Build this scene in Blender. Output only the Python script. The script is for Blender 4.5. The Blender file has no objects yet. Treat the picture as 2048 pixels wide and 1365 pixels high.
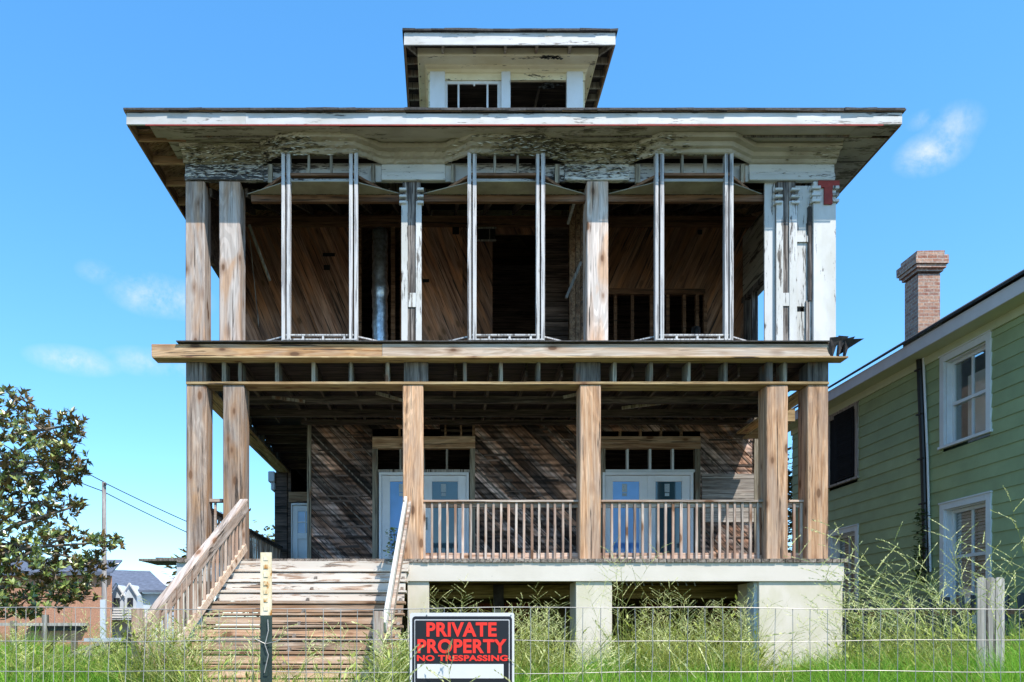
import bpy, math, random
import numpy as np
from mathutils import Vector, Matrix
random.seed(7)
RND = np.random.default_rng(11)
R = math.radians
SC = bpy.context.scene
COL = SC.collection
EYE = 1.3            # camera height above the ground at the wire fence; all z below are relative to the eye

# ------------------------------------------------------------------ camera
cam = bpy.data.cameras.new('camera'); camo = bpy.data.objects.new('camera', cam); COL.objects.link(camo)
camo.location = (0, 0, EYE); camo.rotation_euler = (R(90), 0, 0)
cam.sensor_width = 36; cam.lens = 36*1540/2048
cam.shift_x = 139/2048; cam.shift_y = 585.5/2048
cam.clip_start = 0.1; cam.clip_end = 3000
SC.camera = camo
# ------------------------------------------------------------------ world, sun, exposure
AZ, EL = 35.0, 53.5
W = bpy.data.worlds.new('World'); SC.world = W; W.use_nodes = True
nt = W.node_tree; nt.nodes.clear()
def wn(t, **k):
    n = nt.nodes.new(t)
    for a, b in k.items(): setattr(n, a, b)
    return n
def wl(a, b): nt.links.new(a, b)
wout = wn('ShaderNodeOutputWorld'); bg = wn('ShaderNodeBackground'); wl(bg.outputs[0], wout.inputs[0])
sky = wn('ShaderNodeTexSky', sky_type='NISHITA', sun_disc=False)
sky.sun_elevation = R(EL); sky.sun_rotation = R(180-AZ); sky.air_density = 1.0; sky.dust_density = 0.3; sky.ozone_density = 1.5
hs = wn('ShaderNodeHueSaturation'); hs.inputs['Saturation'].default_value = 1.32; hs.inputs['Value'].default_value = 1.0
gm = wn('ShaderNodeGamma'); gm.inputs['Gamma'].default_value = .72; wl(sky.outputs[0], gm.inputs['Color'])
tint = wn('ShaderNodeMix', data_type='RGBA', blend_type='MULTIPLY'); tint.inputs['Factor'].default_value = 1; tint.inputs['B'].default_value = (1.36, 1.60, 1.80, 1)
wl(gm.outputs[0], tint.inputs['A']); wl(tint.outputs['Result'], hs.inputs['Color'])
tcw = wn('ShaderNodeTexCoord')
acc = None
CLOUDS = [(1865,305,50,28,.9),(1905,255,40,30,.6),(310,592,66,28,.75),(360,600,50,26,.5),(150,722,66,20,.65),(290,724,60,20,.5),(360,735,50,18,.5),(195,545,30,16,.35),(1845,240,22,12,.4)]
nz = wn('ShaderNodeTexNoise'); nz.inputs['Scale'].default_value = 14; nz.inputs['Detail'].default_value = 10; nz.inputs['Roughness'].default_value = .68; nz.inputs['Distortion'].default_value = .15
wl(tcw.outputs['Generated'], nz.inputs['Vector'])
for (cx, cy, a, b, s) in CLOUDS:
    v = Vector(((cx-885)/1540, 1, (1268-cy)/1540)); L = v.length; v.normalize()
    sub = wn('ShaderNodeVectorMath', operation='SUBTRACT'); wl(tcw.outputs['Generated'], sub.inputs[0]); sub.inputs[1].default_value = v
    mul = wn('ShaderNodeVectorMath', operation='MULTIPLY'); wl(sub.outputs[0], mul.inputs[0])
    mul.inputs[1].default_value = (1540/a*L, 1540/a*L, 1540/b*L)
    ln = wn('ShaderNodeVectorMath', operation='LENGTH'); wl(mul.outputs[0], ln.inputs[0])
    mr = wn('ShaderNodeMapRange'); mr.inputs['From Min'].default_value = 1.5; mr.inputs['From Max'].default_value = 0.0
    mr.inputs['To Max'].default_value = s; wl(ln.outputs['Value'], mr.inputs['Value'])
    if acc is None: acc = mr.outputs[0]
    else:
        mx = wn('ShaderNodeMath', operation='MAXIMUM'); wl(acc, mx.inputs[0]); wl(mr.outputs[0], mx.inputs[1]); acc = mx.outputs[0]
nzm = wn('ShaderNodeMapRange'); nzm.inputs['From Min'].default_value = .43; nzm.inputs['From Max'].default_value = .72; wl(nz.outputs['Fac'], nzm.inputs['Value'])
cm = wn('ShaderNodeMath', operation='MULTIPLY'); wl(acc, cm.inputs[0]); wl(nzm.outputs[0], cm.inputs[1])
cs = wn('ShaderNodeMath', operation='MULTIPLY', use_clamp=True); wl(cm.outputs[0], cs.inputs[0]); cs.inputs[1].default_value = 1.5
mixc = wn('ShaderNodeMix', data_type='RGBA'); wl(cs.outputs[0], mixc.inputs['Factor']); wl(hs.outputs[0], mixc.inputs['A'])
mixc.inputs['B'].default_value = (3.6, 3.85, 4.2, 1)
wl(mixc.outputs['Result'], bg.inputs['Color']); bg.inputs['Strength'].default_value = 0.14
sun = bpy.data.lights.new('sun', 'SUN'); sun.energy = 3.5; sun.angle = R(.5); sun.color = (1, .93, .83)
suno = bpy.data.objects.new('sun', sun); COL.objects.link(suno); suno.location = (10, -20, 30)
sd = Vector((math.sin(R(AZ))*math.cos(R(EL)), -math.cos(R(AZ))*math.cos(R(EL)), math.sin(R(EL))))
suno.rotation_euler = sd.to_track_quat('Z', 'Y').to_euler()
SC.view_settings.view_transform = 'Standard'; SC.view_settings.look = 'None'; SC.view_settings.gamma = 1
SC.view_settings.exposure = 0.95

# ------------------------------------------------------------------ pixel <-> metre helpers (measured from the photograph)
def X(px, d): return (px-885)/1540*d
def Z(py, d): return (1268-py)/1540*d

# ------------------------------------------------------------------ mesh builder
ROOTLOC = {}
class MB:
    def __init__(s, tf=None): s.v = []; s.f = []; s.r = []; s.tf = tf; s.p = [(0, 0)]
    def add(s, vs, fs, r=None):
        b = len(s.v)
        if s.tf: vs = [s.tf(*q) for q in vs]
        s.v += [tuple(q) for q in vs]; rr = random.random() if r is None else r
        for f in fs: s.f.append(tuple(b+i for i in f)); s.r.append(rr)
        s.p.append((len(s.v), len(s.f))); return s
    def box(s, x0, x1, y0, y1, z0, z1, r=None, j=0.0):
        if x0 > x1: x0, x1 = x1, x0
        if y0 > y1: y0, y1 = y1, y0
        if z0 > z1: z0, z1 = z1, z0
        e = lambda: random.uniform(.0002, .0022)
        x0 -= e(); x1 += e(); y0 -= e(); y1 += e(); z0 -= e(); z1 += e()
        J = lambda: random.uniform(-j, j)
        vs = [(x+J(), y+J(), z+J()) for z in (z0, z1) for y in (y0, y1) for x in (x0, x1)]
        return s.add(vs, [(0,2,3,1),(4,5,7,6),(0,1,5,4),(2,6,7,3),(0,4,6,2),(1,3,7,5)], r)
    def beam(s, p, q, w, h, up=(0,0,1), r=None):
        p = Vector(p); q = Vector(q); t = (q-p).normalized(); a = t.cross(Vector(up))
        if a.length < 1e-4: a = t.cross(Vector((0,1,0)))
        a.normalize(); n = a.cross(t)
        w += random.uniform(.0003, .002); h += random.uniform(.0003, .002)
        vs = [c + a*(i*w/2) + n*(k*h/2) for c in (p, q) for (i, k) in ((-1,-1),(1,-1),(1,1),(-1,1))]
        return s.add(vs, [(0,3,2,1),(4,5,6,7),(0,1,5,4),(1,2,6,5),(2,3,7,6),(3,0,4,7)], r)
    def prism(s, poly, off, r=None):
        n = len(poly); off = Vector(off)
        vs = [Vector(p) for p in poly] + [Vector(p)+off for p in poly]
        fs = [tuple(range(n))[::-1], tuple(range(n, 2*n))] + [(i, (i+1) % n, n+(i+1) % n, n+i) for i in range(n)]
        return s.add(vs, fs, r)
    def tube(s, pts, rad, n=6, r=None, cap=True):
        pts = [Vector(p) for p in pts]; vs = []; fs = []
        rads = rad if hasattr(rad, '__len__') else [rad]*len(pts)
        for i, p in enumerate(pts):
            t = (pts[min(i+1, len(pts)-1)] - pts[max(i-1, 0)]).normalized()
            a = t.cross(Vector((0, 0, 1)) if abs(t.z) < .9 else Vector((0, 1, 0))).normalized(); b = t.cross(a)
            for k in range(n):
                g = 2*math.pi*k/n; vs.append(p + (a*math.cos(g) + b*math.sin(g))*rads[i])
        for i in range(len(pts)-1):
            for k in range(n): fs.append((i*n+k, i*n+(k+1) % n, (i+1)*n+(k+1) % n, (i+1)*n+k))
        if cap: fs.append(tuple(range(n))[::-1]); fs.append(tuple((len(pts)-1)*n+k for k in range(n)))
        return s.add(vs, fs, r)
    def build(s, name, mat, parent=None, bevel=0, smooth=False, label=None):
        me = bpy.data.meshes.new(name)
        me.from_pydata([(a, b, c+EYE) for a, b, c in s.v], [], s.f); me.update()
        at = me.attributes.new('rnd', 'FLOAT', 'FACE'); at.data.foreach_set('value', s.r)
        me.materials.append(mat)
        if smooth: me.polygons.foreach_set('use_smooth', [True]*len(me.polygons))
        o = bpy.data.objects.new(name, me); COL.objects.link(o)
        if bevel:
            m = o.modifiers.new('b', 'BEVEL'); m.width = bevel; m.segments = 1; m.limit_method = 'ANGLE'
        if parent is not None:
            o.parent = parent
            if parent.name in ROOTLOC: o.matrix_parent_inverse = Matrix.Translation(-ROOTLOC[parent.name])
        if label: o['label'] = label
        return o
def each(s, name, mat, parent=None, bevel=0, smooth=False, label=None):
    first = None
    for (v0, f0), (v1, f1) in zip(s.p[:-1], s.p[1:]):
        b = MB(); b.v = s.v[v0:v1]; b.f = [tuple(i-v0 for i in f) for f in s.f[f0:f1]]; b.r = s.r[f0:f1]
        o = b.build(name, mat, parent, bevel, smooth, label); first = first or o
    return first
MB.each = each
def thing(name, loc, label, cat, group=None):
    o = bpy.data.objects.new(name, None); COL.objects.link(o); o.location = (loc[0], loc[1], loc[2]+EYE)
    o.empty_display_size = .3; ROOTLOC[o.name] = Vector(o.location); o['label'] = label; o['category'] = cat
    if group: o['group'] = group
    return o
def tag(o, label, cat, group=None, kind=None):
    o['label'] = label; o['category'] = cat
    if group: o['group'] = group
    if kind: o['kind'] = kind
    return o
def struct(o): o['kind'] = 'structure'; return o

# ------------------------------------------------------------------ materials
class NT:
    def __init__(s, name, rough=.8):
        s.m = bpy.data.materials.new(name); s.m.use_nodes = True; s.t = s.m.node_tree
        s.b = s.t.nodes['Principled BSDF']; s.b.inputs['Roughness'].default_value = rough
        s.b.inputs['Specular IOR Level'].default_value = .3
    def n(s, typ, ins=None, **k):
        q = s.t.nodes.new(typ)
        for a, b in k.items(): setattr(q, a, b)
        for a, b in (ins or {}).items():
            if isinstance(b, bpy.types.NodeSocket): s.t.links.new(b, q.inputs[a])
            else: q.inputs[a].default_value = b
        return q
    def coord(s, scale, rot=(0,0,0), src=None):
        if src is None:
            tc = s.n('ShaderNodeTexCoord').outputs['Object']
            oi = s.n('ShaderNodeObjectInfo').outputs['Random']; at = s.n('ShaderNodeAttribute', attribute_name='rnd').outputs['Fac']
            m1 = s.n('ShaderNodeMath', {0: oi, 1: 31.0}, operation='MULTIPLY').outputs[0]
            m2 = s.n('ShaderNodeMath', {0: at, 1: 17.0, 2: m1}, operation='MULTIPLY_ADD').outputs[0]
            src = s.n('ShaderNodeVectorMath', {0: tc, 1: m2}, operation='ADD').outputs[0]
        s.src = src
        if rot != (0,0,0): src = s.n('ShaderNodeMapping', {'Vector': src, 'Rotation': rot}).outputs[0]
        return s.n('ShaderNodeVectorMath', {0: src, 1: scale}, operation='MULTIPLY').outputs[0]
    def noise(s, vec, scale=1, detail=5, rough=.6, dist=0):
        return s.n('ShaderNodeTexNoise', {'Vector': vec, 'Scale': scale, 'Detail': detail, 'Roughness': rough, 'Distortion': dist}).outputs['Fac']
    def ramp(s, fac, stops, interp='LINEAR'):
        q = s.n('ShaderNodeValToRGB', {'Fac': fac}); e = q.color_ramp.elements; q.color_ramp.interpolation = interp
        while len(e) < len(stops): e.new(.5)
        for i, (p, c) in enumerate(stops):
            e[i].position = p; e[i].color = (c[0], c[1], c[2], 1) if hasattr(c, '__len__') else (c, c, c, 1)
        return q.outputs[0]
    def mix(s, fac, a, b, mode='MIX'):
        q = s.n('ShaderNodeMix', data_type='RGBA', blend_type=mode)
        for k, v in (('Factor', fac), ('A', a), ('B', b)):
            if isinstance(v, bpy.types.NodeSocket): s.t.links.new(v, q.inputs[k])
            else: q.inputs[k].default_value = v if k == 'Factor' else (v[0], v[1], v[2], 1)
        return q.outputs['Result']
    def math(s, op, a, b, clamp=False):
        return s.n('ShaderNodeMath', {0: a, 1: b}, operation=op, use_clamp=clamp).outputs[0]
    def set(s, **k):
        for a, b in k.items():
            a = a.replace('_', ' ')
            if isinstance(b, bpy.types.NodeSocket): s.t.links.new(b, s.b.inputs[a])
            else: s.b.inputs[a].default_value = (b[0], b[1], b[2], 1) if hasattr(b, '__len__') else b
        return s.m
    def bump(s, h, strength=.3, dist=.01):
        s.t.links.new(s.n('ShaderNodeBump', {'Height': h, 'Strength': strength, 'Distance': dist}).outputs[0], s.b.inputs['Normal'])
def along(axis, a, c):
    return {'X': (a, c, c), 'Y': (c, a, c), 'Z': (c, c, a)}[axis]
def wood_color(M, axis, dark, mid, light, alt=None, altamt=.6, knots=True, rot=(0,0,0), crack=.66, vary=.35, fs=1.0):
    v1 = M.coord(along(axis, .5*fs, 11*fs), rot); src = M.src
    if rot != (0,0,0): src = M.n('ShaderNodeMapping', {'Vector': src, 'Rotation': rot}).outputs[0]
    sc = lambda a, c: M.n('ShaderNodeVectorMath', {0: src, 1: along(axis, a, c)}, operation='MULTIPLY').outputs[0]
    n1 = M.noise(v1, 1, 4, .55, 1.1); n2 = M.noise(sc(1.6, 30), 1, 5, .7)
    g = M.math('ADD', M.math('MULTIPLY', n1, .5), M.math('MULTIPLY', n2, .5))
    c = M.ramp(g, [(.37, dark), (.47, mid), (.58, light)])
    rg = M.math('SINE', M.math('MULTIPLY', M.noise(sc(.35, 3.6), 1, 3, .5, .6), 85.0), 0.0)
    c = M.mix(1.0, c, M.ramp(rg, [(.05, .84), (.6, 1.05)]), 'MULTIPLY')
    if alt:
        p = M.ramp(M.noise(sc(.7, 3.2), 1, 4, .55, .8), [(.44, 0), (.62, altamt)])
        c2 = M.ramp(g, [(.34, tuple(x*.45 for x in alt)), (.52, alt), (.68, tuple(min(1, x*1.35) for x in alt))])
        c = M.mix(p, c, c2)
    if knots:
        vo = M.n('ShaderNodeTexVoronoi', {'Vector': sc(1.9, 4.4), 'Scale': 1.0}).outputs['Distance']
        k = M.ramp(vo, [(.12, .92), (.17, 0)])
        c = M.mix(k, c, (.06, .03, .018))
        k2 = M.ramp(vo, [(.16, .55), (.34, 0)]); c = M.mix(k2, c, tuple(x*.8 for x in (.33, .17, .09)))
    cr = M.ramp(M.noise(sc(.6, 21), 1, 4, .65), [(crack-.055, 0), (crack-.03, .9)])
    c = M.mix(cr, c, (.035, .027, .022))
    at = M.n('ShaderNodeAttribute', attribute_name='rnd').outputs['Fac']
    br = M.n('ShaderNodeMapRange', {'Value': at, 'To Min': 1-vary, 'To Max': 1+vary*.5}).outputs[0]
    cb = M.n('ShaderNodeCombineColor', {0: br, 1: br, 2: br}).outputs[0]
    c = M.mix(1.0, c, cb, 'MULTIPLY')
    return c, g, cr, src
def wood(name, axis, dark, mid, light, alt=None, altamt=.6, knots=True, rot=(0,0,0), crack=.66, vary=.35, bump=.4):
    M = NT(name, .85)
    c, g, cr, src = wood_color(M, axis, dark, mid, light, alt, altamt, knots, rot, crack, vary)
    h = M.math('SUBTRACT', g, M.math('MULTIPLY', cr, .6)); M.bump(h, bump, .012)
    return M.set(Base_Color=c)
def paint(name, axis, col, dark, mid, light, thr, soft=.02, st=(2.2, 9), dirt=.25, dirtcol=(.35, .33, .25), xfade=None, small=.0, rough=.55, vary=.08, wave=None):
    """paint peeling off wood: thr high = paint mostly whole"""
    M = NT(name, rough)
    c, g, cr, src = wood_color(M, axis, dark, mid, light, None, .6, False, (0,0,0), .62, .3)
    sc = lambda a, cc: M.n('ShaderNodeVectorMath', {0: src, 1: along(axis, a, cc)}, operation='MULTIPLY').outputs[0]
    m = M.noise(sc(*st), 1, 9, .68, .5)
    if small: m = M.math('ADD', M.math('MULTIPLY', m, 1-small), M.math('MULTIPLY', M.noise(sc(st[0]*7, st[1]*5), 1, 4, .6), small))
    if xfade:
        xx = M.n('ShaderNodeSeparateXYZ', {0: M.n('ShaderNodeTexCoord').outputs['Object']}).outputs[0]
        q = M.n('ShaderNodeMapRange', {'Value': xx, 'From Min': xfade[0], 'From Max': xfade[1], 'To Min': xfade[2], 'To Max': 0.0}).outputs[0]
        m = M.math('ADD', m, q)
    if wave:
        xx = M.n('ShaderNodeSeparateXYZ', {0: M.n('ShaderNodeTexCoord').outputs['Object']}).outputs[0]
        ph = M.math('MULTIPLY', M.math('SUBTRACT', xx, wave[1]), 2*math.pi/wave[2])
        m = M.math('ADD', m, M.math('MULTIPLY', M.n('ShaderNodeMath', {0: ph}, operation='COSINE').outputs[0], wave[0]))
    pm = M.ramp(m, [(thr-soft, 0), (thr+soft, 1)])
    pc = M.ramp(M.noise(sc(1.3, 2.5), 1, 6, .6), [(.38, tuple(a*(1-dirt)+b*dirt for a, b in zip(col, dirtcol))), (.6, col)])
    at = M.n('ShaderNodeAttribute', attribute_name='rnd').outputs['Fac']
    br = M.n('ShaderNodeMapRange', {'Value': at, 'To Min': 1-vary, 'To Max': 1+vary*.4}).outputs[0]
    pc = M.mix(1.0, pc, M.n('ShaderNodeCombineColor', {0: br, 1: br, 2: br}).outputs[0], 'MULTIPLY')
    res = M.mix(pm, pc, c)
    h = M.math('SUBTRACT', M.math('MULTIPLY', g, .25), pm); M.bump(h, .35, .008)
    return M.set(Base_Color=res)
def plain(name, col, rough=.6, var=.15, scale=6, bump=0, spec=.3, metal=0):
    M = NT(name, rough); v = M.coord((1,1,1))
    n = M.noise(v, scale, 6, .62)
    c = M.ramp(n, [(.3, tuple(x*(1-var) for x in col)), (.7, tuple(min(1, x*(1+var)) for x in col))])
    at = M.n('ShaderNodeAttribute', attribute_name='rnd').outputs['Fac']
    br = M.n('ShaderNodeMapRange', {'Value': at, 'To Min': 1-var*.6, 'To Max': 1+var*.6}).outputs[0]
    c = M.mix(1.0, c, M.n('ShaderNodeCombineColor', {0: br, 1: br, 2: br}).outputs[0], 'MULTIPLY')
    if bump: M.bump(n, bump, .01)
    M.b.inputs['Specular IOR Level'].default_value = spec; M.b.inputs['Metallic'].default_value = metal
    return M.set(Base_Color=c)
GR = dict(dark=(.13,.105,.09), mid=(.30,.25,.22), light=(.50,.44,.40))
m_post_up   = wood('weathered_pale_post', 'Z', (.42,.345,.31), (.62,.54,.49), (.72,.65,.60), alt=(.58,.34,.19), altamt=.75, crack=.67, bump=.25)
m_post_low  = wood('weathered_post', 'Z', (.13,.095,.075), (.31,.235,.19), (.46,.38,.32), alt=(.44,.25,.13), altamt=.8, crack=.66, bump=.25)
m_post_red  = wood('reddish_post', 'Z', (.27,.14,.07), (.55,.32,.18), (.66,.45,.30), alt=(.36,.26,.20), altamt=.7, crack=.67, bump=.25)
m_stud      = paint('painted_stud', 'Z', (.56,.55,.54), (.07,.06,.055), (.22,.21,.21), (.34,.33,.33), .54, st=(.8, 30), dirt=.3, dirtcol=(.25,.25,.28))
m_rail      = wood('rail_wood', 'X', (.18,.14,.11), (.40,.33,.28), (.56,.48,.41), alt=(.40,.24,.15), altamt=.6)
m_balu      = wood('baluster_wood', 'Z', (.20,.15,.12), (.44,.35,.29), (.60,.52,.45), alt=(.40,.22,.14), altamt=.7)
m_beamX     = wood('orange_beam', 'X', (.34,.15,.055), (.62,.34,.15), (.76,.50,.28), alt=(.66,.50,.38), altamt=.7)
m_beamXp    = wood('pale_beam', 'X', (.50,.35,.24), (.74,.58,.45), (.80,.69,.58), alt=(.62,.38,.22), altamt=.5, crack=.71)
m_plateX    = wood('yellow_plate', 'X', (.22,.14,.06), (.42,.30,.15), (.55,.42,.24), alt=(.38,.22,.10), altamt=.5)
m_plateY    = wood('yellow_plate_side', 'Y', (.25,.15,.06), (.46,.31,.15), (.58,.44,.24))
m_crip      = wood('cripple_wood', 'Z', (.10,.085,.07), (.26,.225,.17), (.40,.36,.28))
m_block     = wood('dark_block', 'Z', (.06,.05,.045), (.15,.13,.11), (.25,.22,.19))
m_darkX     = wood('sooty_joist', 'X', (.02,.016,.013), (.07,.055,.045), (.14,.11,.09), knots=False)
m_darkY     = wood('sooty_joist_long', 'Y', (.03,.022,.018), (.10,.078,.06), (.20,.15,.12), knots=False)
m_diag_old  = wood('charred_diagonal_board', 'X', (.03,.024,.022), (.12,.085,.072), (.25,.19,.16), alt=(.24,.10,.045), altamt=.8, rot=(0, R(45), 0), vary=.5, crack=.6)
def porch_sheathing():
    M = NT('charred_diagonal_board', .85)
    c, g, cr, src = wood_color(M, 'X', (.10,.072,.064), (.27,.19,.16), (.46,.36,.32), (.50,.24,.13), .7, True, (0, R(-45), 0), .64, .85, fs=2.0)
    o = M.n('ShaderNodeTexCoord').outputs['Object']; z = M.n('ShaderNodeSeparateXYZ', {0: o}).outputs[2]
    zz = M.math('ADD', z, M.math('MULTIPLY', M.noise(M.n('ShaderNodeVectorMath', {0: o, 1: (1.5,1,1.5)}, operation='MULTIPLY').outputs[0], 1, 3, .5), .06))
    s = M.math('SINE', M.math('MULTIPLY', zz, 2*math.pi/.115), 0.0)
    n = M.noise(M.n('ShaderNodeVectorMath', {0: o, 1: (1.2,1,6)}, operation='MULTIPLY').outputs[0], 1, 6, .65)
    q = M.math('ADD', M.math('MULTIPLY', s, .075), n)
    c = M.mix(1.0, c, M.ramp(q, [(.40, .3), (.5, .95), (.64, 1.4)]), 'MULTIPLY')
    big = M.noise(M.n('ShaderNodeVectorMath', {0: o, 1: (.9,1,.9)}, operation='MULTIPLY').outputs[0], 1, 4, .6)
    c = M.mix(1.0, c, M.ramp(big, [(.38, .35), (.58, 1.25)]), 'MULTIPLY')
    M.bump(q, .5, .015); return M.set(Base_Color=c)
m_diag = porch_sheathing()
m_wallup    = wood('brown_sheathing', 'Z', (.11,.055,.038), (.30,.155,.10), (.44,.26,.18), alt=(.52,.23,.11), altamt=.9, rot=(0, R(22), 0), vary=.45, crack=.64)
m_wallupR   = wood('brown_sheathing_fine', 'Z', (.11,.055,.038), (.28,.15,.09), (.42,.245,.16), alt=(.44,.20,.09), altamt=.8, rot=(0, R(-24), 0), vary=.35, crack=.64)
m_lath      = wood('charred_lap_board', 'X', (.03,.024,.02), (.12,.085,.07), (.24,.17,.14), knots=False, vary=.5)
m_hdr       = wood('brown_header', 'X', (.09,.045,.025), (.22,.11,.06), (.34,.19,.11))
m_brownY    = wood('rafter_wood', 'Y', (.10,.055,.03), (.24,.14,.08), (.38,.25,.15))
m_brownX    = wood('lookout_wood', 'X', (.16,.085,.045), (.40,.23,.13), (.56,.38,.24))
m_header    = wood('pale_header', 'X', (.25,.13,.07), (.46,.29,.17), (.58,.42,.28))
m_tread     = wood('stair_board', 'X', (.20,.125,.08), (.48,.33,.22), (.62,.49,.38), alt=(.50,.28,.15), altamt=.7, vary=.4, crack=.67)
m_treadw    = paint('stair_board_painted', 'X', (.60,.55,.48), (.16,.09,.06), (.40,.27,.19), (.50,.38,.29), .56, st=(1.4, 12), dirt=.3, dirtcol=(.5,.38,.3))
m_deck      = wood('deck_board', 'Y', (.08,.06,.05), (.20,.16,.13), (.34,.29,.25), knots=False)
m_white     = paint('white_fascia_paint', 'X', (.60,.60,.60), (.05,.045,.04), (.18,.16,.14), (.34,.31,.28), .58, st=(1.1, 9), dirt=.45, small=.3, vary=.12)
m_cream     = paint('cream_base_paint', 'X', (.65,.59,.52), (.12,.13,.14), (.24,.26,.28), (.36,.38,.40), .66, st=(1.2, 5), dirt=.22, dirtcol=(.42,.38,.28), vary=.03, small=.25)
m_pier      = paint('cream_pier_paint', 'Z', (.65,.585,.50), (.12,.13,.14), (.30,.28,.22), (.40,.38,.30), .67, st=(1.2, 2.4), dirt=.5, dirtcol=(.46,.43,.26), vary=.04, small=.25)
m_soffit    = paint('soffit_paint', 'X', (.42,.375,.31), (.04,.035,.025), (.13,.11,.07), (.26,.23,.16), .565, st=(1.6, 9), dirt=.6, dirtcol=(.22,.19,.145), wave=(.05, -3.4, 5.5), small=.3)
m_crown     = paint('burnt_crown_paint', 'X', (.46,.41,.33), (.025,.02,.015), (.13,.11,.07), (.34,.30,.20), .545, st=(1.6, 14), dirt=.6, dirtcol=(.24,.20,.14), wave=(.085, -3.4, 5.5), small=.4)
m_frieze    = paint('burnt_frieze_paint', 'X', (.62,.62,.60), (.015,.015,.016), (.06,.06,.06), (.20,.18,.17), .575, st=(1.6, 14), dirt=.35, dirtcol=(.36,.36,.33), xfade=(-4.3, 5.5, .05), wave=(.06, -3.4, 5.5), small=.4)
m_pil       = paint('peeling_pilaster_paint', 'Z', (.60,.60,.59), (.05,.045,.04), (.13,.115,.10), (.28,.25,.22), .565, st=(.8, 9), dirt=.35, small=.3)
m_pilcore   = wood('bare_pilaster_core', 'Z', (.035,.032,.032), (.14,.125,.115), (.32,.28,.25), knots=False, crack=.58)
m_cup       = paint('cupola_cream_paint', 'X', (.84,.78,.57), (.03,.025,.02), (.14,.12,.08), (.3,.25,.15), .60, st=(1.5, 6), dirt=.4, dirtcol=(.55,.42,.18), small=.3)
m_cupw      = paint('cupola_white_paint', 'Z', (.72,.74,.75), (.1,.1,.1), (.25,.24,.22), (.4,.38,.35), .70, st=(2, 8), dirt=.2)
m_innerw    = paint('pale_board_paint', 'Y', (.55,.54,.47), (.03,.028,.025), (.12,.11,.09), (.25,.22,.18), .56, st=(.8, 8), dirt=.4)
m_redprim   = plain('red_primer', (.30,.045,.035), .7, .25, 10)
m_shingle   = plain('shingle_dark', (.055,.052,.05), .9, .5, 30, .5)
m_metal     = plain('dull_flashing', (.22,.23,.22), .45, .4, 9, .2, metal=.7)
m_duct      = plain('foil_duct', (.55,.58,.62), .3, .4, 14, .6, metal=.9)
m_doorw     = plain('door_white', (.80,.82,.85), .45, .06, 3)
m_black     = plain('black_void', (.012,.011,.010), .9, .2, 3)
m_under     = wood('underfloor_board', 'X', (.10,.075,.02), (.24,.18,.06), (.36,.28,.11), knots=False)
m_underwall = plain('underhouse_wall', (.20,.16,.07), .85, .3, 3)
def glass(name, col, rough=.05, spec=.8):
    M = NT(name, rough); v = M.coord((1,1,1)); n = M.noise(v, 1.7, 4, .5)
    M.b.inputs['Specular IOR Level'].default_value = spec
    return M.set(Base_Color=M.ramp(n, [(.35, tuple(c*.8 for c in col)), (.65, tuple(c*1.15 for c in col))]))
m_glassblue = glass('sky_reflection_glass', (.10,.30,.72))  # blue sky reflection put into the base colour of the left door panes
m_glassteal = glass('dark_teal_glass', (.035,.085,.11))
m_glasslite = glass('pale_blue_glass', (.25,.38,.62))
def clear_glass(name, f=.25):
    M = NT(name); t = M.t; out = [n for n in t.nodes if n.type == 'OUTPUT_MATERIAL'][0]
    tr = M.n('ShaderNodeBsdfTransparent', {'Color': (.95,.97,.96,1)}); gl = M.n('ShaderNodeBsdfGlossy', {'Roughness': .03, 'Color': (.8,.85,.85,1)})
    mx = M.n('ShaderNodeMixShader', {0: f, 1: tr.outputs[0], 2: gl.outputs[0]}); t.links.new(mx.outputs[0], out.inputs[0]); return M.m
m_winglass = clear_glass('window_glass', .22)
def brick(name, c1, c2, mortar, scale, rot=(R(90), 0, 0), bw=.22, bh=.075):
    M = NT(name, .9); v = M.n('ShaderNodeTexCoord').outputs['Object']
    x = M.n('ShaderNodeSeparateXYZ', {0: v}); u = M.math('ADD', x.outputs[0], x.outputs[1])
    vv = M.n('ShaderNodeCombineXYZ', {0: u, 1: x.outputs[2], 2: 0.0}).outputs[0]
    b = M.n('ShaderNodeTexBrick', {'Vector': vv, 'Color1': (*c1, 1), 'Color2': (*c2, 1), 'Mortar': (*mortar, 1), 'Scale': 1.0, 'Mortar Size': .008, 'Brick Width': bw, 'Row Height': bh, 'Bias': 0.0})
    n = M.noise(v, 5, 6, .7); c = M.mix(M.ramp(n, [(.4, 0), (.7, .55)]), b.outputs['Color'], mortar)
    c = M.mix(1.0, c, M.ramp(M.noise(v, 17, 4, .6), [(.3, .6), (.7, 1.25)]), 'MULTIPLY')
    M.bump(b.outputs['Fac'], -.6, .01); return M.set(Base_Color=c)
m_brick   = brick('old_brick', (.26,.10,.065), (.46,.26,.17), (.40,.35,.30), 1, bw=.26, bh=.09)
m_brickfar= brick('orange_brick', (.46,.20,.115), (.52,.25,.15), (.42,.26,.18), 1)
m_brickred= brick('pier_brick', (.22,.06,.025), (.28,.09,.04), (.2,.12,.07), 1)
m_green   = plain('green_lap_siding', (.29,.365,.195), .65, .14, 1.6)
m_greentrim = plain('pale_green_soffit', (.52,.56,.36), .7, .08, 2)
m_gtrim   = plain('window_trim_white', (.66,.70,.72), .5, .08, 3)
m_fasciag = plain('grey_fascia', (.60,.57,.56), .6, .08, 2)
m_shut    = plain('dark_shutter_paint', (.012,.012,.014), .85, .3, 4, spec=.1)
m_pipe    = plain('black_pipe_paint', (.012,.011,.010), .35, .3, 4, spec=.5)
m_pipew   = plain('white_conduit', (.68,.70,.72), .4, .1, 4)
m_blind   = plain('blind_slat', (.86,.82,.74), .6, .15, 2)
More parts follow.
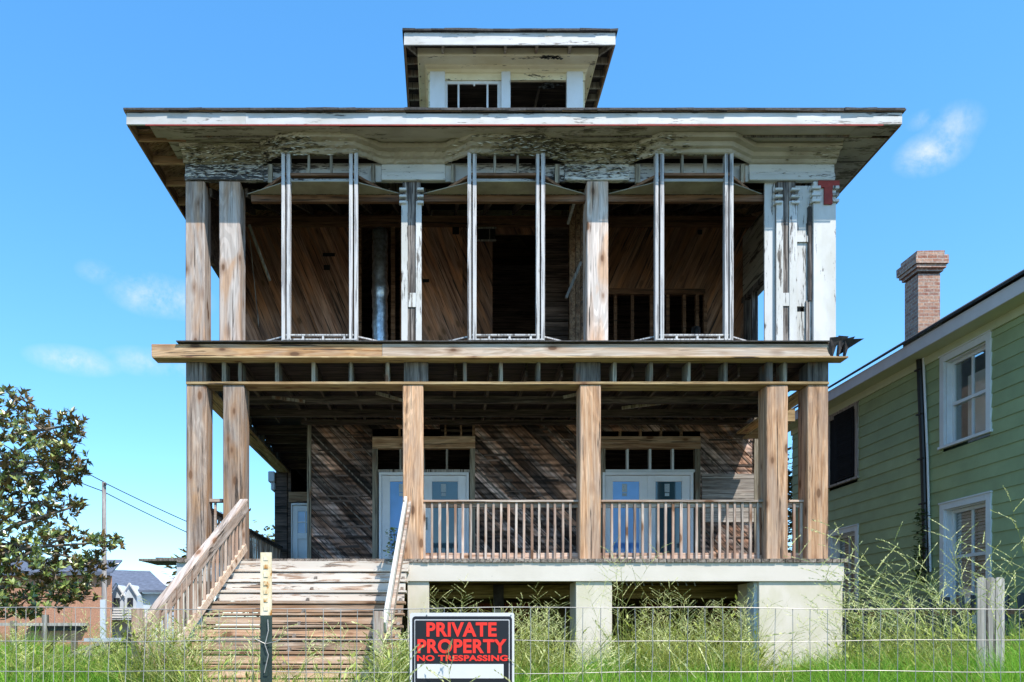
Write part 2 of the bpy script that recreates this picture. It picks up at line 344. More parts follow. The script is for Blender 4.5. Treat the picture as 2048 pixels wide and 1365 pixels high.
m_fencedk = wood('shaded_fence_board', 'Z', (.03,.03,.032), (.09,.09,.095), (.17,.165,.165))
m_picket  = wood('bleached_picket', 'Z', (.16,.15,.13), (.30,.28,.25), (.42,.39,.35), knots=False)
m_wire    = plain('galvanised_wire', (.36,.34,.31), .45, .25, 8, metal=.3)
m_tpost_g = plain('green_post_paint', (.022,.035,.028), .4, .4, 12, .3, spec=.5)
def tpost_white():
    M = NT('chipped_white_post_paint', .6); v = M.coord((9,9,5)); n = M.noise(v, 1, 8, .7)
    return M.set(Base_Color=M.ramp(n, [(.40, (.74,.66,.50)), (.52, (.68,.54,.32)), (.57, (.48,.22,.05)), (.63, (.16,.06,.02))]))
m_tpost_w = tpost_white()
m_signblk = plain('sign_black', (.012,.012,.016), .4, .2, 6, spec=.4)
m_signwht = plain('sign_white', (.62,.61,.60), .45, .05, 5)
m_signred = plain('sign_red', (.80,.035,.022), .45, .08, 6)
m_signline= plain('sign_grey_line', (.55,.55,.55), .45, .05, 6)
m_bark    = plain('grey_bark', (.20,.165,.13), .9, .4, 12, .6)
m_pole    = wood('grey_pole_wood', 'Z', (.16,.13,.12), (.34,.30,.28), (.50,.46,.44), knots=False)
m_cable   = plain('black_cable', (.03,.03,.035), .6, .2, 3)
m_roofgrey= plain('grey_roof_shingle', (.10,.115,.15), .85, .3, 4)
m_sideblue= plain('pale_siding', (.50,.55,.60), .6, .1, 2)
m_farwhite= plain('far_white_wall', (.72,.72,.72), .7, .1, .5)
m_fardark = plain('far_dark_window', (.03,.035,.045), .3, .2, 1)
m_char    = plain('burnt_debris', (.035,.032,.032), .85, .6, 7, .6)
m_ground  = plain('bare_earth', (.085,.075,.04), .95, .5, 1.5, .4)
def leafmat(name, top, under, rough=.35, spec=.5, vary=.5, trans=.15, hue=None):
    M = NT(name, rough); at = M.n('ShaderNodeAttribute', attribute_name='rnd').outputs['Fac']
    stops = [(0, tuple(x*(1-vary) for x in top)), (.6, top), (1, hue or tuple(x*(1+vary) for x in top))]
    c = M.ramp(at, stops)
    if under:
        bf = M.n('ShaderNodeNewGeometry').outputs['Backfacing']; c = M.mix(bf, c, under)
    M.b.inputs['Specular IOR Level'].default_value = spec
    M.set(Base_Color=c)
    if trans:
        out = [n for n in M.t.nodes if n.type == 'OUTPUT_MATERIAL'][0]
        tl = M.n('ShaderNodeBsdfTranslucent', {'Color': c}); mx = M.n('ShaderNodeMixShader', {0: trans, 1: M.b.outputs[0], 2: tl.outputs[0]})
        M.t.links.new(mx.outputs[0], out.inputs[0])
    return M.m
m_mag   = leafmat('magnolia_leaf', (.11,.17,.035), (.22,.14,.05), .26, .9, .75, .15, hue=(.44,.50,.15))
m_leaf  = leafmat('small_green_leaf', (.06,.12,.025), None, .5, .4, .5, .2)
m_grass = leafmat('lush_grass', (.20,.46,.035), None, .6, .3, .55, .4, hue=(.40,.60,.08))
m_weed  = leafmat('seedhead_grass', (.38,.44,.09), None, .6, .3, .55, .3, hue=(.74,.72,.38))

# ================================================================== GROUND
gx = [-260, -60, -20, -12, -8, -4, 0, 4, 8, 12, 20, 60, 260]; gy = [-60, -10, 0, 4, 6, 8, 10, 14, 20, 40, 90, 600]
def gz(x, y):
    t = min(1, max(0, (y-4)/4)); t = t*t*(3-2*t); return -1.3 + .35*t
g = MB(); vs = [(x, y, gz(x, y)) for y in gy for x in gx]; n = len(gx)
g.add(vs, [(j*n+i, j*n+i+1, (j+1)*n+i+1, (j+1)*n+i) for j in range(len(gy)-1) for i in range(n-1)], .5)
struct(g.build('ground', m_ground))

# ================================================================== BURNT HOUSE
house = thing('burnt_house', (1.1, 15.9, -.95), 'fire-gutted two-storey wooden house with bare porch posts, open bays and hipped roof', 'house')
H = house
XL, XR = -4.26, 6.51      # outer porch faces
DF = 12.75                # front post plane, upper
FZ = 4.84                 # upper floor level
DW = 15.9                 # main wall plane
# ---- lower porch posts
def postbox(px0, px1, d, z0, z1, depth=.345, name='porch_post', mat=None, bev=.012, label=None):
    b = MB(); b.box(X(px0, d), X(px1, d), d, d+depth, z0, z1, j=.004); return b.build(name, mat, H, bev, label=label)
DL = 12.7
for (a, b, m) in ((372.5, 413, m_post_low), (446, 488, m_post_low), (806, 846, m_post_red), (1160, 1201.5, m_post_red), (1533, 1576, m_post_red), (1615, 1657, m_post_red)):
    postbox(a, b, DL, 1.2, 4.105, mat=m)
# ---- base, deck
b = MB()
x = -4.3
while x < 6.55:
    wdt = .128; y0 = 12.468 + random.uniform(-.008, .008)
    b.box(x, x+wdt-.017, y0, DW, 1.158, 1.215); x += wdt
b.build('deck', m_deck, H)
b = MB(); b.box(-4.3, 6.5, 12.50, 12.52, 1.155, 1.20); b.build('deck_edge_strip', m_cream, H)
b = MB(); 
for i in range(6): b.box(-4.95+.0*i, -4.3, 12.55+i*.14, 12.68+i*.14, 1.19, 1.22, j=.003)
b.box(-4.7, -4.25, 12.62, 12.74, 1.225, 1.25, j=.006); b.each('loose_deck_board', m_block, H)
b = MB(); b.box(X(795, 12.5), X(1688, 12.5), 12.5, 12.56, .852, 1.150); b.build('base_fascia', m_cream, H, .005)
b = MB(); b.box(-4.32, X(795, 12.5)-.005, 12.52, 12.56, .852, 1.150); b.box(-4.34, -4.30, 12.57, DW+3.7, .80, 1.15); b.box(6.50, 6.54, 12.57, 24, .80, 1.15)
b.each('side_fascia', m_white, H)
b = MB()
for x0, x1 in ((-4.33, -3.9), (X(815,12.54), X(858,12.54)), (X(1152,12.54), X(1224,12.54)), (X(1518,12.54), X(1685,12.54))):
    b = MB(); b.box(x0, x1, 12.54, 12.54+(.6 if x1 < 6 else .9), -1.1, .852); b.build('foundation_pier', m_pier, H, .006)
# dangling nails and strips under deck
b = MB()
for i in range(9): xx = X(1252+i*17, 12.8); b.beam((xx, 12.8, .86), (xx+.02, 12.8, .80), .012, .012)
b.each('joist_hanger', m_metal, H)
# under house
b = MB()
y = 12.9
while y < 23.5: b.box(-4.2, 6.45, y, y+.05, .93, 1.17); y += .42
b.each('floor_joist', m_under, H)
b = MB(); b.box(-4.2, 6.45, 14.3, 14.5, .66, .90); b.box(-4.2, 6.45, 16.8, 17.0, .66, .90); b.each('floor_girder', m_under, H)
for (xx, yy, ww) in ((X(935,16.3), 16.3, .55), (X(1010,16.3), 16.3, .5), (X(1290,16.3), 16.35, .5), (X(1430,16.3), 16.35, .5), (-2.5, 16.3, .5)):
    b = MB(); b.box(xx, xx+ww, yy, yy+.4, -1.1, .66); b.build('brick_pier', m_brickred, H)
b = MB(); b.box(X(986,14.2), X(1008,14.2), 14.2, 14.4, -1.1, .45); b.build('block_pier', m_pier, H)
b = MB(); b.box(X(987,14.25), X(1007,14.25), 14.22, 14.38, .45, .9); b.build('burnt_pier_top', m_char, H)
b = MB(); b.box(-4.25, 6.5, 18.4, 18.5, -1.2, 1.15); b.box(6.40, 6.5, 12.9, 18.4, -1.2, .80); b.each('underfloor_wall', m_underwall, H)
b = MB(); b.box(X(862,15), X(885,15), 15.0, 15.05, -1.2, .55); b.box(X(840,15), X(862,15), 15.0, 15.05, .35, .55); b.each('crawlspace_door_frame', m_innerw, H)
b = MB(); b.box(X(1508,12.62), X(1518,12.62)-.01, 12.62, 12.9, -1.1, .85); b.build('steel_column', m_sideblue, H)

# ---- lower porch beam: plate, cripples, blocks, box beam
b = MB(); b.box(X(372.5,DL), X(1657,DL), DL-.02, DL+.33, 4.11, 4.15); b.build('beam_plate', m_plateX, H, .004)
b = MB(); b.box(X(372.5,DL)+.01, X(372.5,DL)+.33, DL+.33, 19.6, 4.11, 4.15); b.build('side_beam_plate', m_plateY, H, .004)
b = MB(); b.box(-4.25, -4.235, DL+.35, 19.6, 4.16, 4.62); b.build('side_beam_board', m_lath, H)
b = MB(); b.box(6.05, 6.37, DL+.33, 15.85, 4.11, 4.15); b.build('side_beam_plate', m_plateY, H, .004)
for c in (448, 480, 554, 627, 701, 775, 930, 1002, 1077, 1229, 1302, 1377, 1451, 1570):
    b = MB(); b.box(X(c-3.5,DL), X(c+3.5,DL), DL-.01, DL+.26, 4.15, 4.475); b.build('beam_cripple_stud', m_crip, H)
for (a, c) in ((372.5, 412), (808, 856), (1152, 1201), (1532, 1545), (1615, 1656)):
    b = MB(); b.box(X(a,DL), X(c,DL), DL-.015, DL+.3, 4.15, 4.476); b.build('beam_block', m_block, H, .006)
for i, yy in enumerate([13.2, 13.8, 14.4, 15.0, 15.6, 16.2, 16.8, 17.4, 18.0, 18.6, 19.2]):
    b = MB(); b.box(-4.24, -4.02, yy, yy+.045, 4.15, 4.52); b.build('beam_cripple_stud', m_crip, H)
b = MB(); b.box(X(303,12.5), X(764,12.5), 12.50, 12.55, 4.505, 4.705, j=.003); b.build('porch_roof_fascia', m_beamX, H, .004, label='orange-stained left length of the fascia')
b = MB(); b.box(X(764.5,12.5), X(1662,12.5), 12.50, 12.55, 4.505, 4.705, j=.002); b.build('porch_roof_fascia', m_beamXp, H, .004)
b = MB(); b.box(X(305,12.5), X(1696,12.5), 12.485, 12.74, 4.478, 4.502); b.build('porch_roof_soffit', m_plateX, H, .003)
b = MB(); b.box(X(352,12.45), X(1660,12.45), 12.45, 12.90, 4.728, 4.742); b.box(X(352,12.45)+.1, X(1657,12.45), 12.56, 12.7, 4.55, 4.726, j=.004); b.each('flashing_edge', m_shingle, H)
b = MB(); b.box(-4.24, 6.48, 12.56, 12.9, 4.745, 4.775); b.build('upper_sill', m_pilcore, H)
b = MB(tf=lambda x, y, z: (x*1.024, y+.29, z*1.021))
for (a, c, dz) in ((1657, 1672, .02), (1674, 1684, .05), (1687, 1697, 0)):
    x0, x1 = X(a,12.2), X(c,12.2)
    b.prism([(x0,12.15,4.67+dz), (x1+.07,12.13,4.70), (x1,12.20,4.56), (x1-.05,12.2,4.40), (x0,12.22,4.43)], (0, .012, 0))
b.prism([(X(1684,12.2),12.15,4.66), (X(1722,12.2),12.1,4.655), (X(1700,12.2),12.22,4.55), (X(1692,12.2),12.24,4.50)], (0, .2, .01))
b.build('curled_flashing', m_char, H, label='bent metal flashing hanging off the right end')

# ---- lower porch ceiling
b = MB()
y = 13.0
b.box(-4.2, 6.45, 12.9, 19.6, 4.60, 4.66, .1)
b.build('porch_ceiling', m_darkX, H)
b = MB(); x = -4.0
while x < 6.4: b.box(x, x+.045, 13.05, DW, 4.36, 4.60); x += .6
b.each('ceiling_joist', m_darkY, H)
b = MB()
for yy, z0 in ((14.2, 4.26), (15.0, 4.24), (15.75, 4.30)): b.box(-2.9 if yy > 15.5 else -4.0, 6.4, yy, yy+.09, z0, 4.38, j=.004)
for yy in (16.6, 17.4, 18.2, 19.0): b.box(-4.0, -2.8, yy, yy+.06, 4.3, 4.5)
b.each('ceiling_cross_beam', m_darkX, H)
b = MB(); b.box(6.0, 6.5, 14.2, 14.26, 3.92, 4.15); b.box(6.0, 6.45, 14.27, 15.4, 3.90, 3.93); b.each('stub_beam', m_plateX, H)
b = MB()
for p, q in (((-3.1,14.0,4.3), (-2.5,14.0,4.22)), ((-1.2,13.9,4.35), (-.5,14.1,4.2)), ((2.2,14.0,4.3), (2.9,13.8,4.4)), ((3.4,14.6,4.28), (4.6,14.4,4.38))): b.beam(p, q, .04, .05)
b.each('hanging_lath', m_crip, H)

# ---- lower front wall : diagonal boards clipped round the openings
def clip(poly, a, b, c):   # keep a*x+b*z<=c
    out = []
    for i in range(len(poly)):
        p, q = poly[i], poly[(i+1) % len(poly)]; dp = a*p[0]+b*p[1]-c; dq = a*q[0]+b*q[1]-c
        if dp <= 0: out.append(p)
        if (dp < 0 < dq) or (dq < 0 < dp):
            t = dp/(dp-dq); out.append((p[0]+t*(q[0]-p[0]), p[1]+t*(q[1]-p[1])))
    return out
def strips(mb, rects, ang, w, y, th=.022, jit=.006, gap=.006, span=9, cx=0, cz=3, lim=None):
    ca, sa = math.cos(ang), math.sin(ang); k = -span
    while k < span:
        ww = w*random.uniform(.94, 1.06); rr = random.random(); jj = random.uniform(0, jit)
        quad = [(-span*1.6, k), (span*1.6, k), (span*1.6, k+ww-gap), (-span*1.6, k+ww-gap)]
        quad = [(cx+p*ca-q*sa, cz+p*sa+q*ca) for p, q in quad]
        for (x0, x1, z0, z1) in rects:
            pl = quad
            for a, b_, c in ((-1,0,-x0), (1,0,x1), (0,-1,-z0), (0,1,z1)):
                pl = clip(pl, a, b_, c)
                if len(pl) < 3: break
            if len(pl) >= 3: mb.prism([(p, y-jj, q) for p, q in pl], (0, th, 0), rr)
        k += ww
d1 = (X(745,DW), X(950,DW)); d2 = (X(1200,DW), X(1400,DW)); xl = X(620,DW); ztop = 4.68
za, zh = Z(858,DW), Z(863,DW)
rects = [(xl, d1[0], 1.2, ztop), (d1[0], X(880,DW), za, ztop), (d1[1], d2[0], 1.2, ztop), (d2[0], d2[1], zh, ztop), (d2[1], 6.5, 1.2, ztop)]
b = MB(); strips(b, rects, R(-45), .205, DW, jit=.012, gap=.013); b.build('diagonal_sheathing', m_diag, H)
b = MB(); strips(b, [(r[0]+.03, r[1]-.03, r[2], r[3]-.25) for r in rects if r[1]-r[0] > 1.0], R(-45), .27, DW-.0155, th=.004, jit=.001, gap=.258); b.build('splintered_board_edge', m_block, H)['kind'] = 'stuff'
# lap remnants over the sheathing
b = MB()
for i in range(90):
    rx = random.choice([rects[0], rects[2], rects[2], rects[4], rects[2]]); ln = random.uniform(.12, .5)
    xx = random.uniform(rx[0]+.02, rx[1]-.05); zz = 1.25 + .105*random.randint(4, 31)
    b.box(xx, min(xx+ln, rx[1]-.01), DW-.022-random.random()*.006, DW-.014, zz, min(zz+random.uniform(.015, .05), ztop), j=.004)
b.each('lath_strip', m_lath, H)
b = MB(); zz = 2.3
for i in range(10): b.box(X(1403,DW), X(1506,DW), DW-.045, DW-.016, zz, zz+.094, j=.002); zz += .1
b.build('siding_patch', wood('grey_siding_board', 'X', (.14,.11,.09), (.30,.26,.23), (.42,.38,.34), knots=False), H, label='paler grey board patch at the right end of the porch wall')
b = MB(); b.box(xl-.05, xl+.03, DW-.05, DW+.1, 1.2, 4.5); b.box(6.42, 6.5, DW-.05, DW+.1, 1.2, 4.6); b.each('corner_stud', m_crip, H)
# framing of door openings
def french(px0, px1, zt=3.33, hole=None):
    x0, x1 = X(px0,DW), X(px1,DW); xm = (x0+x1)/2; zb = 1.22; w = .055
    fr = MB(); fr.box(x0, x0+w, DW-.03, DW+.1, zb, zt); fr.box(x1-w, x1, DW-.03, DW+.1, zb, zt); fr.box(x0+w, x1-w, DW-.03, DW+.1, zt-w, zt)
    root = fr.build('french_door', m_doorw, H, .006)
    for i, (a, c) in enumerate(((x0+w+.004, xm-.003), (xm+.003, x1-w-.004))):
        y = DW+.02; lf = MB(); t = .165; zt2 = zt-w-.006; zb2 = zb+.01
        lf.box(a, a+t, y, y+.045, zb2, zt2); lf.box(c-t, c, y, y+.045, zb2, zt2)
        lf.box(a+t, c-t, y, y+.045, zt2-.12, zt2); lf.box(a+t, c-t, y, y+.045, zb2, zb2+.42)
        lf.build('door_leaf', m_doorw, root, .006)
        gl = MB(); gl.box(a+t, c-t, y+.018, y+.028, zb2+.42, zt2-.12); gl.build('glass_pane', m_glassblue if i == 0 else m_glassteal, root)
        st = MB(); xx = (a+c)/2-.03
        st.box(xx-.05, xx+.05, y+.010, y+.014, zt2-.34, zt2-.17); st.box(xx-.045, xx+.045, y+.010, y+.014, zt2-.42, zt2-.36)
        st.each('paper_sticker', plain('sticker_paper', (.42,.50,.55), .6, .3, 60), root)
    h = MB(); h.box(xm+.03, xm+.07, DW-.01, DW+.02, 2.15, 2.40); h.build('door_handle', m_metal, root)
    return root
french(758, 937.6); french(1204.6, 1386)
for (p0, p1, n) in ((745, 950, 4), (1200, 1400, 4)):
    x0, x1 = X(p0,DW), X(p1,DW)
    b = MB(); b.box(x0, X(p0+11,DW)-.01, DW-.025, DW+.1, 1.2, Z(874,DW)); b.box(X(p1-11,DW)+.01, x1, DW-.025, DW+.1, 1.2, Z(874,DW)); b.each('door_jamb', m_crip, H)
    b = MB(); b.box(x0, x1, DW-.04, DW+.1, Z(898,DW), Z(874,DW), j=.003); b.build('door_header', m_header, H, .004)
    b = MB(); b.box(X(p0+11,DW), X(p1-11,DW), DW-.02, DW+.09, 3.335, Z(940,DW)); 
    for i in range(1, n): xx = x0+.1+(x1-x0-.2)*i/n; b.box(xx-.02, xx+.02, DW-.02, DW+.08, 3.37, Z(899,DW))
    b.each('transom_mullion', m_gtrim if p0 > 1000 else m_picket, H)
b = MB()
for px in (797, 889, 920): b.box(X(px,DW), X(px+4,DW), DW, DW+.08, Z(874,DW), 4.66 if px > 800 else za)
for px in (1238, 1279, 1320, 1361): b.box(X(px,DW), X(px+4,DW), DW-.01, DW+.08, Z(874,DW), zh+.08)
b.box(X(880,DW), X(925,DW), DW, DW+.08, Z(820,DW), Z(816,DW)); b.box(X(945,DW), X(950,DW), DW-.02, DW+.08, Z(874,DW), Z(845,DW))
b.each('wall_stud', m_brownY, H)
b = MB()
for zz in np.arange(Z(872,DW), 4.6, .11): b.box(X(882,DW), X(948,DW), DW+.12, DW+.14, zz, zz+.05)
b.build('back_lath', m_darkX, H)
# recess at the left: side wall, end wall, side door
DB = 19.65
b = MB(); rr = [( -4.25, X(578,DB), 1.2, 4.65), (X(578,DB), X(622,DB)+.3, 4.2, 4.65), (X(622,DB)+.3, -2.6, 1.2, 4.65)]
strips(b, rr, 0, .16, DB, jit=.01); b.box(-2.80, -2.76, DW+.1, DB, 1.2, 4.65); b.build('recess_wall', m_lath, H)
b = MB(); b.box(-4.27, X(575,DB), DB-.06, DB+.2, 1.2, 4.1); b.box(X(575,DB)+.02, X(580,DB)+.03, DB-.04, DB+.1, 1.2, 4.2); b.each('corner_pilaster', m_lath, H)
b = MB(); b.box(-4.42, -4.25, DB-.15, DB+.25, 3.85, 4.12); b.box(-4.36, -4.25, DB-.1, DB+.25, 3.65, 3.85); b.each('pilaster_capital', m_sideblue, H, .02)
b = MB(); b.box(X(578,DB), -2.9, DB-.04, DB+.06, Z(1005,DB), Z(985,DB)); b.build('door_header', m_header, H)
x0, x1, zb, zt = X(581,DB), X(581,DB)+.95, 1.22, Z(1007,DB)
fr = MB(); fr.box(x0, x0+.05, DB-.03, DB+.08, zb, zt); fr.box(x1-.05, x1, DB-.03, DB+.08, zb, zt); fr.box(x0+.05, x1-.05, DB-.03, DB+.08, zt-.05, zt)
sdo = fr.build('side_door', m_doorw, H, .005)
lf = MB(); a, c = x0+.055, x1-.055; y = DB; t = .13
lf.box(a, c, y, y+.04, zb, zb+.2); lf.box(a, a+t, y, y+.04, zb+.2, zt-.06); lf.box(c-t, c, y, y+.04, zb+.2, zt-.06); lf.box(a+t, c-t, y, y+.04, zt-.2, zt-.06)
lf.box(a+t, c-t, y, y+.04, zb+1.2, zb+1.35); lf.box((a+c)/2-.05, (a+c)/2+.05, y, y+.04, zb+.2, zb+1.2); lf.box(a+t, c-t, y+.02, y+.03, zb+.2, zb+1.2)
for k in (1, 2): xx = a+t+(c-a-2*t)*k/3; lf.box(xx-.012, xx+.012, y+.004, y+.036, zb+1.35, zt-.2)
zz = (zb+1.35+zt-.2)/2; lf.box(a+t, c-t, y+.004, y+.036, zz-.012, zz+.012); lf.build('door_leaf', m_doorw, sdo, .004)
gl = MB(); gl.box(a+t, c-t, y+.018, y+.024, zb+1.35, zt-.2); gl.build('glass_pane', m_glasslite, sdo)
# lower body of the house: remaining walls + floor
b = MB(); b.box(-4.25, 6.48, DW+.2, 26, 1.0, 1.16); b.build('ground_floor', m_darkX, H)
b = MB(); b.box(6.42, 6.5, DW+.1, 26, 1.15, 4.66); b.box(-4.25, -4.17, DB+.2, 26, 1.15, 4.66); b.box(-4.25, 6.5, 26, 26.1, -1.2, 8.2)
b.box(-2.6, 6.4, 18.2, 18.25, 1.2, 4.6); b.each('body_wall', m_lath, H)

# ---- railings
def baluster(mb_args, par):
    b = MB(); b.box(*mb_args, j=.003); b.build('baluster', m_balu, par)
def front_rail(p0, p1, yr, first, step, count):
    x0, x1 = X(p0,yr), X(p1,yr)
    t = MB(); t.box(x0, x1, yr-.03, yr+.11, Z(1005,yr), Z(1001,yr)); t.box(x0, x1, yr+.025, yr+.065, Z(1015,yr), Z(1005,yr)); root = t.build('porch_railing', m_rail, H, .004)
    l = MB(); l.box(x0, x1, yr+.03, yr+.07, Z(1118,yr), Z(1106,yr)); l.build('bottom_rail', wood('pink_bottom_rail', 'X', (.3,.16,.1), (.55,.36,.26), (.68,.52,.42)), root, .003)
    for i in range(count):
        c = first+i*step; a = X(c,yr)+random.uniform(-.005,.005); baluster((a-.018, a+.018, yr-.008, yr+.028, 1.255, Z(1006,yr)), root)
    return root
front_rail(846, 1158, 12.86, 849, 15.35, 20)
front_rail(1202, 1532, 12.86, 1208, 15.4, 21)
front_rail(1577, 1608, 12.86, 1588, 15, 2)
t = MB(); t.box(-4.17, -4.04, 13.06, 19.5, 2.17, 2.205); t.box(-4.13, -4.08, 13.06, 19.5, 2.09, 2.17); sr = t.build('side_railing', m_deck, H)
l = MB(); l.box(-4.13, -4.09, 13.06, 19.5, 1.29, 1.38); l.build('bottom_rail', m_deck, sr)
for i in range(31): y = 13.2+i*.2; baluster((-4.085, -4.05, y, y+.035, 1.3, 2.1), sr)
b = MB(); b.box(X(416,12.9), X(446,12.9), 12.85, 12.97, Z(1005,12.9), Z(999,12.9)); b.box(X(429,12.9), X(433,12.9), 12.88, 12.92, 1.25, Z(1005,12.9)); b.each('short_railing', m_rail, H)

# ---- staircase
st = thing('x', (0,0,0), 'x', 'x'); bpy.data.objects.remove(st)
NR = 13; RISE, RUN = .18, .27
def sx0(i): return -3.39 - .025*i
def sx1(i): return -.54 - .004*i
sroot = None
b = MB(); b.box(sx0(0)-.02, sx1(0), 12.44, 12.50, 1.03, 1.17, j=.003); sroot = b.build('staircase', m_treadw, H, .004)
for i in range(1, NR):
    z = 1.2 - RISE*i; yf = 12.5 - RUN*i; m = m_treadw if i <= 3 else m_tread
    b = MB(); b.box(sx0(i), sx1(i), yf-.014, yf+.11, z-.034, z, j=.003); b.box(sx0(i), sx1(i), yf+.115, yf+RUN+.0, z-.038, z, j=.003); b.build('tread', m, sroot, .005)
    b = MB(); b.box(sx0(i)+.03, sx1(i)-.03, yf+.005, yf+.03, z-RISE+.02, z-.052, j=.002); b.build('riser', m_tread if i > 3 else m_treadw, sroot, .003)
for (xa, xb, nm) in ((sx0(0)+.05, sx0(13)+.05, 'l'), (sx1(0)-.08, sx1(13)-.08, 'r'), (-2.0, -2.2, 'm')):
    b = MB(); b.beam((xa, 12.45, .90), (xb, 12.5-RUN*NR, .9-RISE*NR), .045, .26); b.build('stringer', m_block, sroot)
# left stair railing
def along_stair(xa, xb, za, y0=12.62, y1=9.45):
    f = lambda t: (xa+(xb-xa)*t, y0+(y1-y0)*t, za-(y0-y1)*t*RISE/RUN)
    return f
L = along_stair(-3.25, -3.72, 2.19)
b = MB(); b.beam(L(0), L(1), .13, .045, r=.9); 
L2 = along_stair(-3.21, -3.68, 2.09); b.beam(L2(0), L2(1), .045, .15, r=.5)
rl = b.build('stair_railing', wood('slanted_rail_wood', 'Y', (.20,.16,.13), (.36,.30,.26), (.50,.44,.40), alt=(.40,.27,.19), rot=(R(-33.7), 0, 0)), sroot, .006, label='grey-brown wooden stair railing on the left with thin balusters')
L3 = along_stair(-3.23, -3.66, 1.42); b = MB(); b.beam(L3(0), L3(1.12), .05, .13); b.build('bottom_rail', m_beamXp, rl, .005)
for i in range(22):
    t = .02+i*.0455; p = L3(t); q = L(t); b = MB(); b.box(p[0]-.018, p[0]+.018, p[1]-.018, p[1]+.018, p[2]-.02, q[2]-.02, j=.003); b.build('baluster', m_balu, rl)
# right stair railing: painted board leaning from post to newel
L = along_stair(-.60, -.715, 2.17, 12.6, 9.45)
b = MB(); b.beam(L(0), L(1), .05, .17, r=.8); rr_ = b.build('stair_railing', paint('white_rail_board', 'Y', (.58,.58,.55), (.1,.09,.07), (.3,.27,.22), (.42,.38,.32), .64, st=(1.2,7), dirt=.3), sroot, .006, label='white painted stair railing board on the right')
b = MB(); b.beam(Vector(L(.0))+Vector((.07,0,-.05)), Vector(L(1))+Vector((.05,0,-.12)), .04, .12); b.build('inner_rail', m_rail, rr_)
for (px0, px1, yt, d) in ((263, 282, 1217, 9.3), (748, 766, 1223, 9.3)):
    b = MB(); b.box(X(px0,d), X(px1,d), d, d+.11, -1.1, Z(yt,d), j=.004); b.build('newel_post', m_balu, sroot, .006)

# ---- UPPER STOREY
UT = 7.5
postbox(371, 409, DF, FZ-.02, UT, .36, 'porch_post', m_post_up)
postbox(438, 480, DF, FZ-.02, UT, .36, 'porch_post', m_post_up)
postbox(1174, 1216.5, DF, FZ-.02, UT, .36, 'porch_post', m_post_up)
def pilaster(p0, p1, c0, c1, depth=.36, bands=(), caps=True, name='pilaster'):
    d = DF; core = MB(); core.box(X(p0,d)+.02, X(p1,d)-.02, d+.02, d+depth, FZ-.02, UT); o = core.build(name, m_pilcore, H)
    w = MB(); 
    w.box(X(p0,d), X(c0,d), d, d+.03, FZ-.02, 7.16, j=.002); w.box(X(c1,d), X(p1,d), d, d+.03, FZ-.02, 7.16, j=.002)
    for (ya, yb) in bands: w.box(X(c0,d), X(c1,d), d+.004, d+.028, Z(yb,d), Z(ya,d))
    w.each('peeling_casing', m_pil, o)
    if caps:
        c = MB()
        for yy in (378, 392, 404):
            c.box(X(p0,d)-.035, X(c0,d)-.02, d-.04, d+.05, Z(yy+5,d), Z(yy,d)); c.box(X(c1,d)+.02, X(p1,d)+.035, d-.04, d+.05, Z(yy+5,d), Z(yy,d))
        c.each('capital_moulding', m_frieze, o, .008)
    return o
pilaster(803, 843, 815, 832, bands=((586, 614),))
p5 = pilaster(1553, 1594, 1566, 1579, bands=((586, 612),))
b = MB(); d = DF
b.box(X(1530,DF)+.02, X(1553,DF), DF+.06, DF+.09, FZ, UT); b.build('pilaster_side', m_pil, p5)
b = MB(); b.box(X(1594,d), X(1626,d), d+.06, d+.09, Z(610,d), 7.45); b.box(X(1594,d), X(1626,d), d+.06, d+.09, FZ, Z(621,d)); b.box(X(1613,d), X(1626,d), d+.061, d+.088, Z(621,d), Z(610,d))
b.box(X(1594,d), X(1624,d), d+.03, d+.058, Z(482,d), Z(470,d)); b.each('corner_panel', m_pil, H)
b = MB(); b.box(X(1614,d), X(1621,d), d+.035, d+.058, FZ, Z(600,d)); b.box(X(1618,d), X(1624,d), d+.02, d+.058, Z(600,d), Z(412,d)); b.each('bare_batten', m_pilcore, H)
b = MB(); b.box(X(1627,d), X(1672,d), d, d+.36, FZ-.02, UT-.01); b.box(X(1627,d)-.03, X(1640,d), d-.04, d+.1, 7.18, 7.22); 
cp = b.build('corner_pilaster', paint('white_pilaster_paint', 'Z', (.62,.62,.61), (.04,.04,.04), (.15,.14,.13), (.3,.28,.26), .60, st=(1.0,6), dirt=.4, small=.3), H, .005)
b = MB()
for yy in (374, 388, 400):
    b.box(X(1627,d)-.04, X(1640,d), d-.04, d+.05, Z(yy+6,d), Z(yy,d)); b.box(X(1664,d), X(1673,d)+.03, d-.04, d+.05, Z(yy+6,d), Z(yy,d))
b.each('capital_moulding', m_pil, cp, .008)
b = MB(); b.box(X(1636,d), X(1677,d), d-.03, d-.005, Z(377,d), Z(364,d)); b.box(X(1647,d), X(1663,d), d-.03, d-.005, Z(410,d), Z(377,d)); b.build('red_primer_patch', m_redprim, cp)
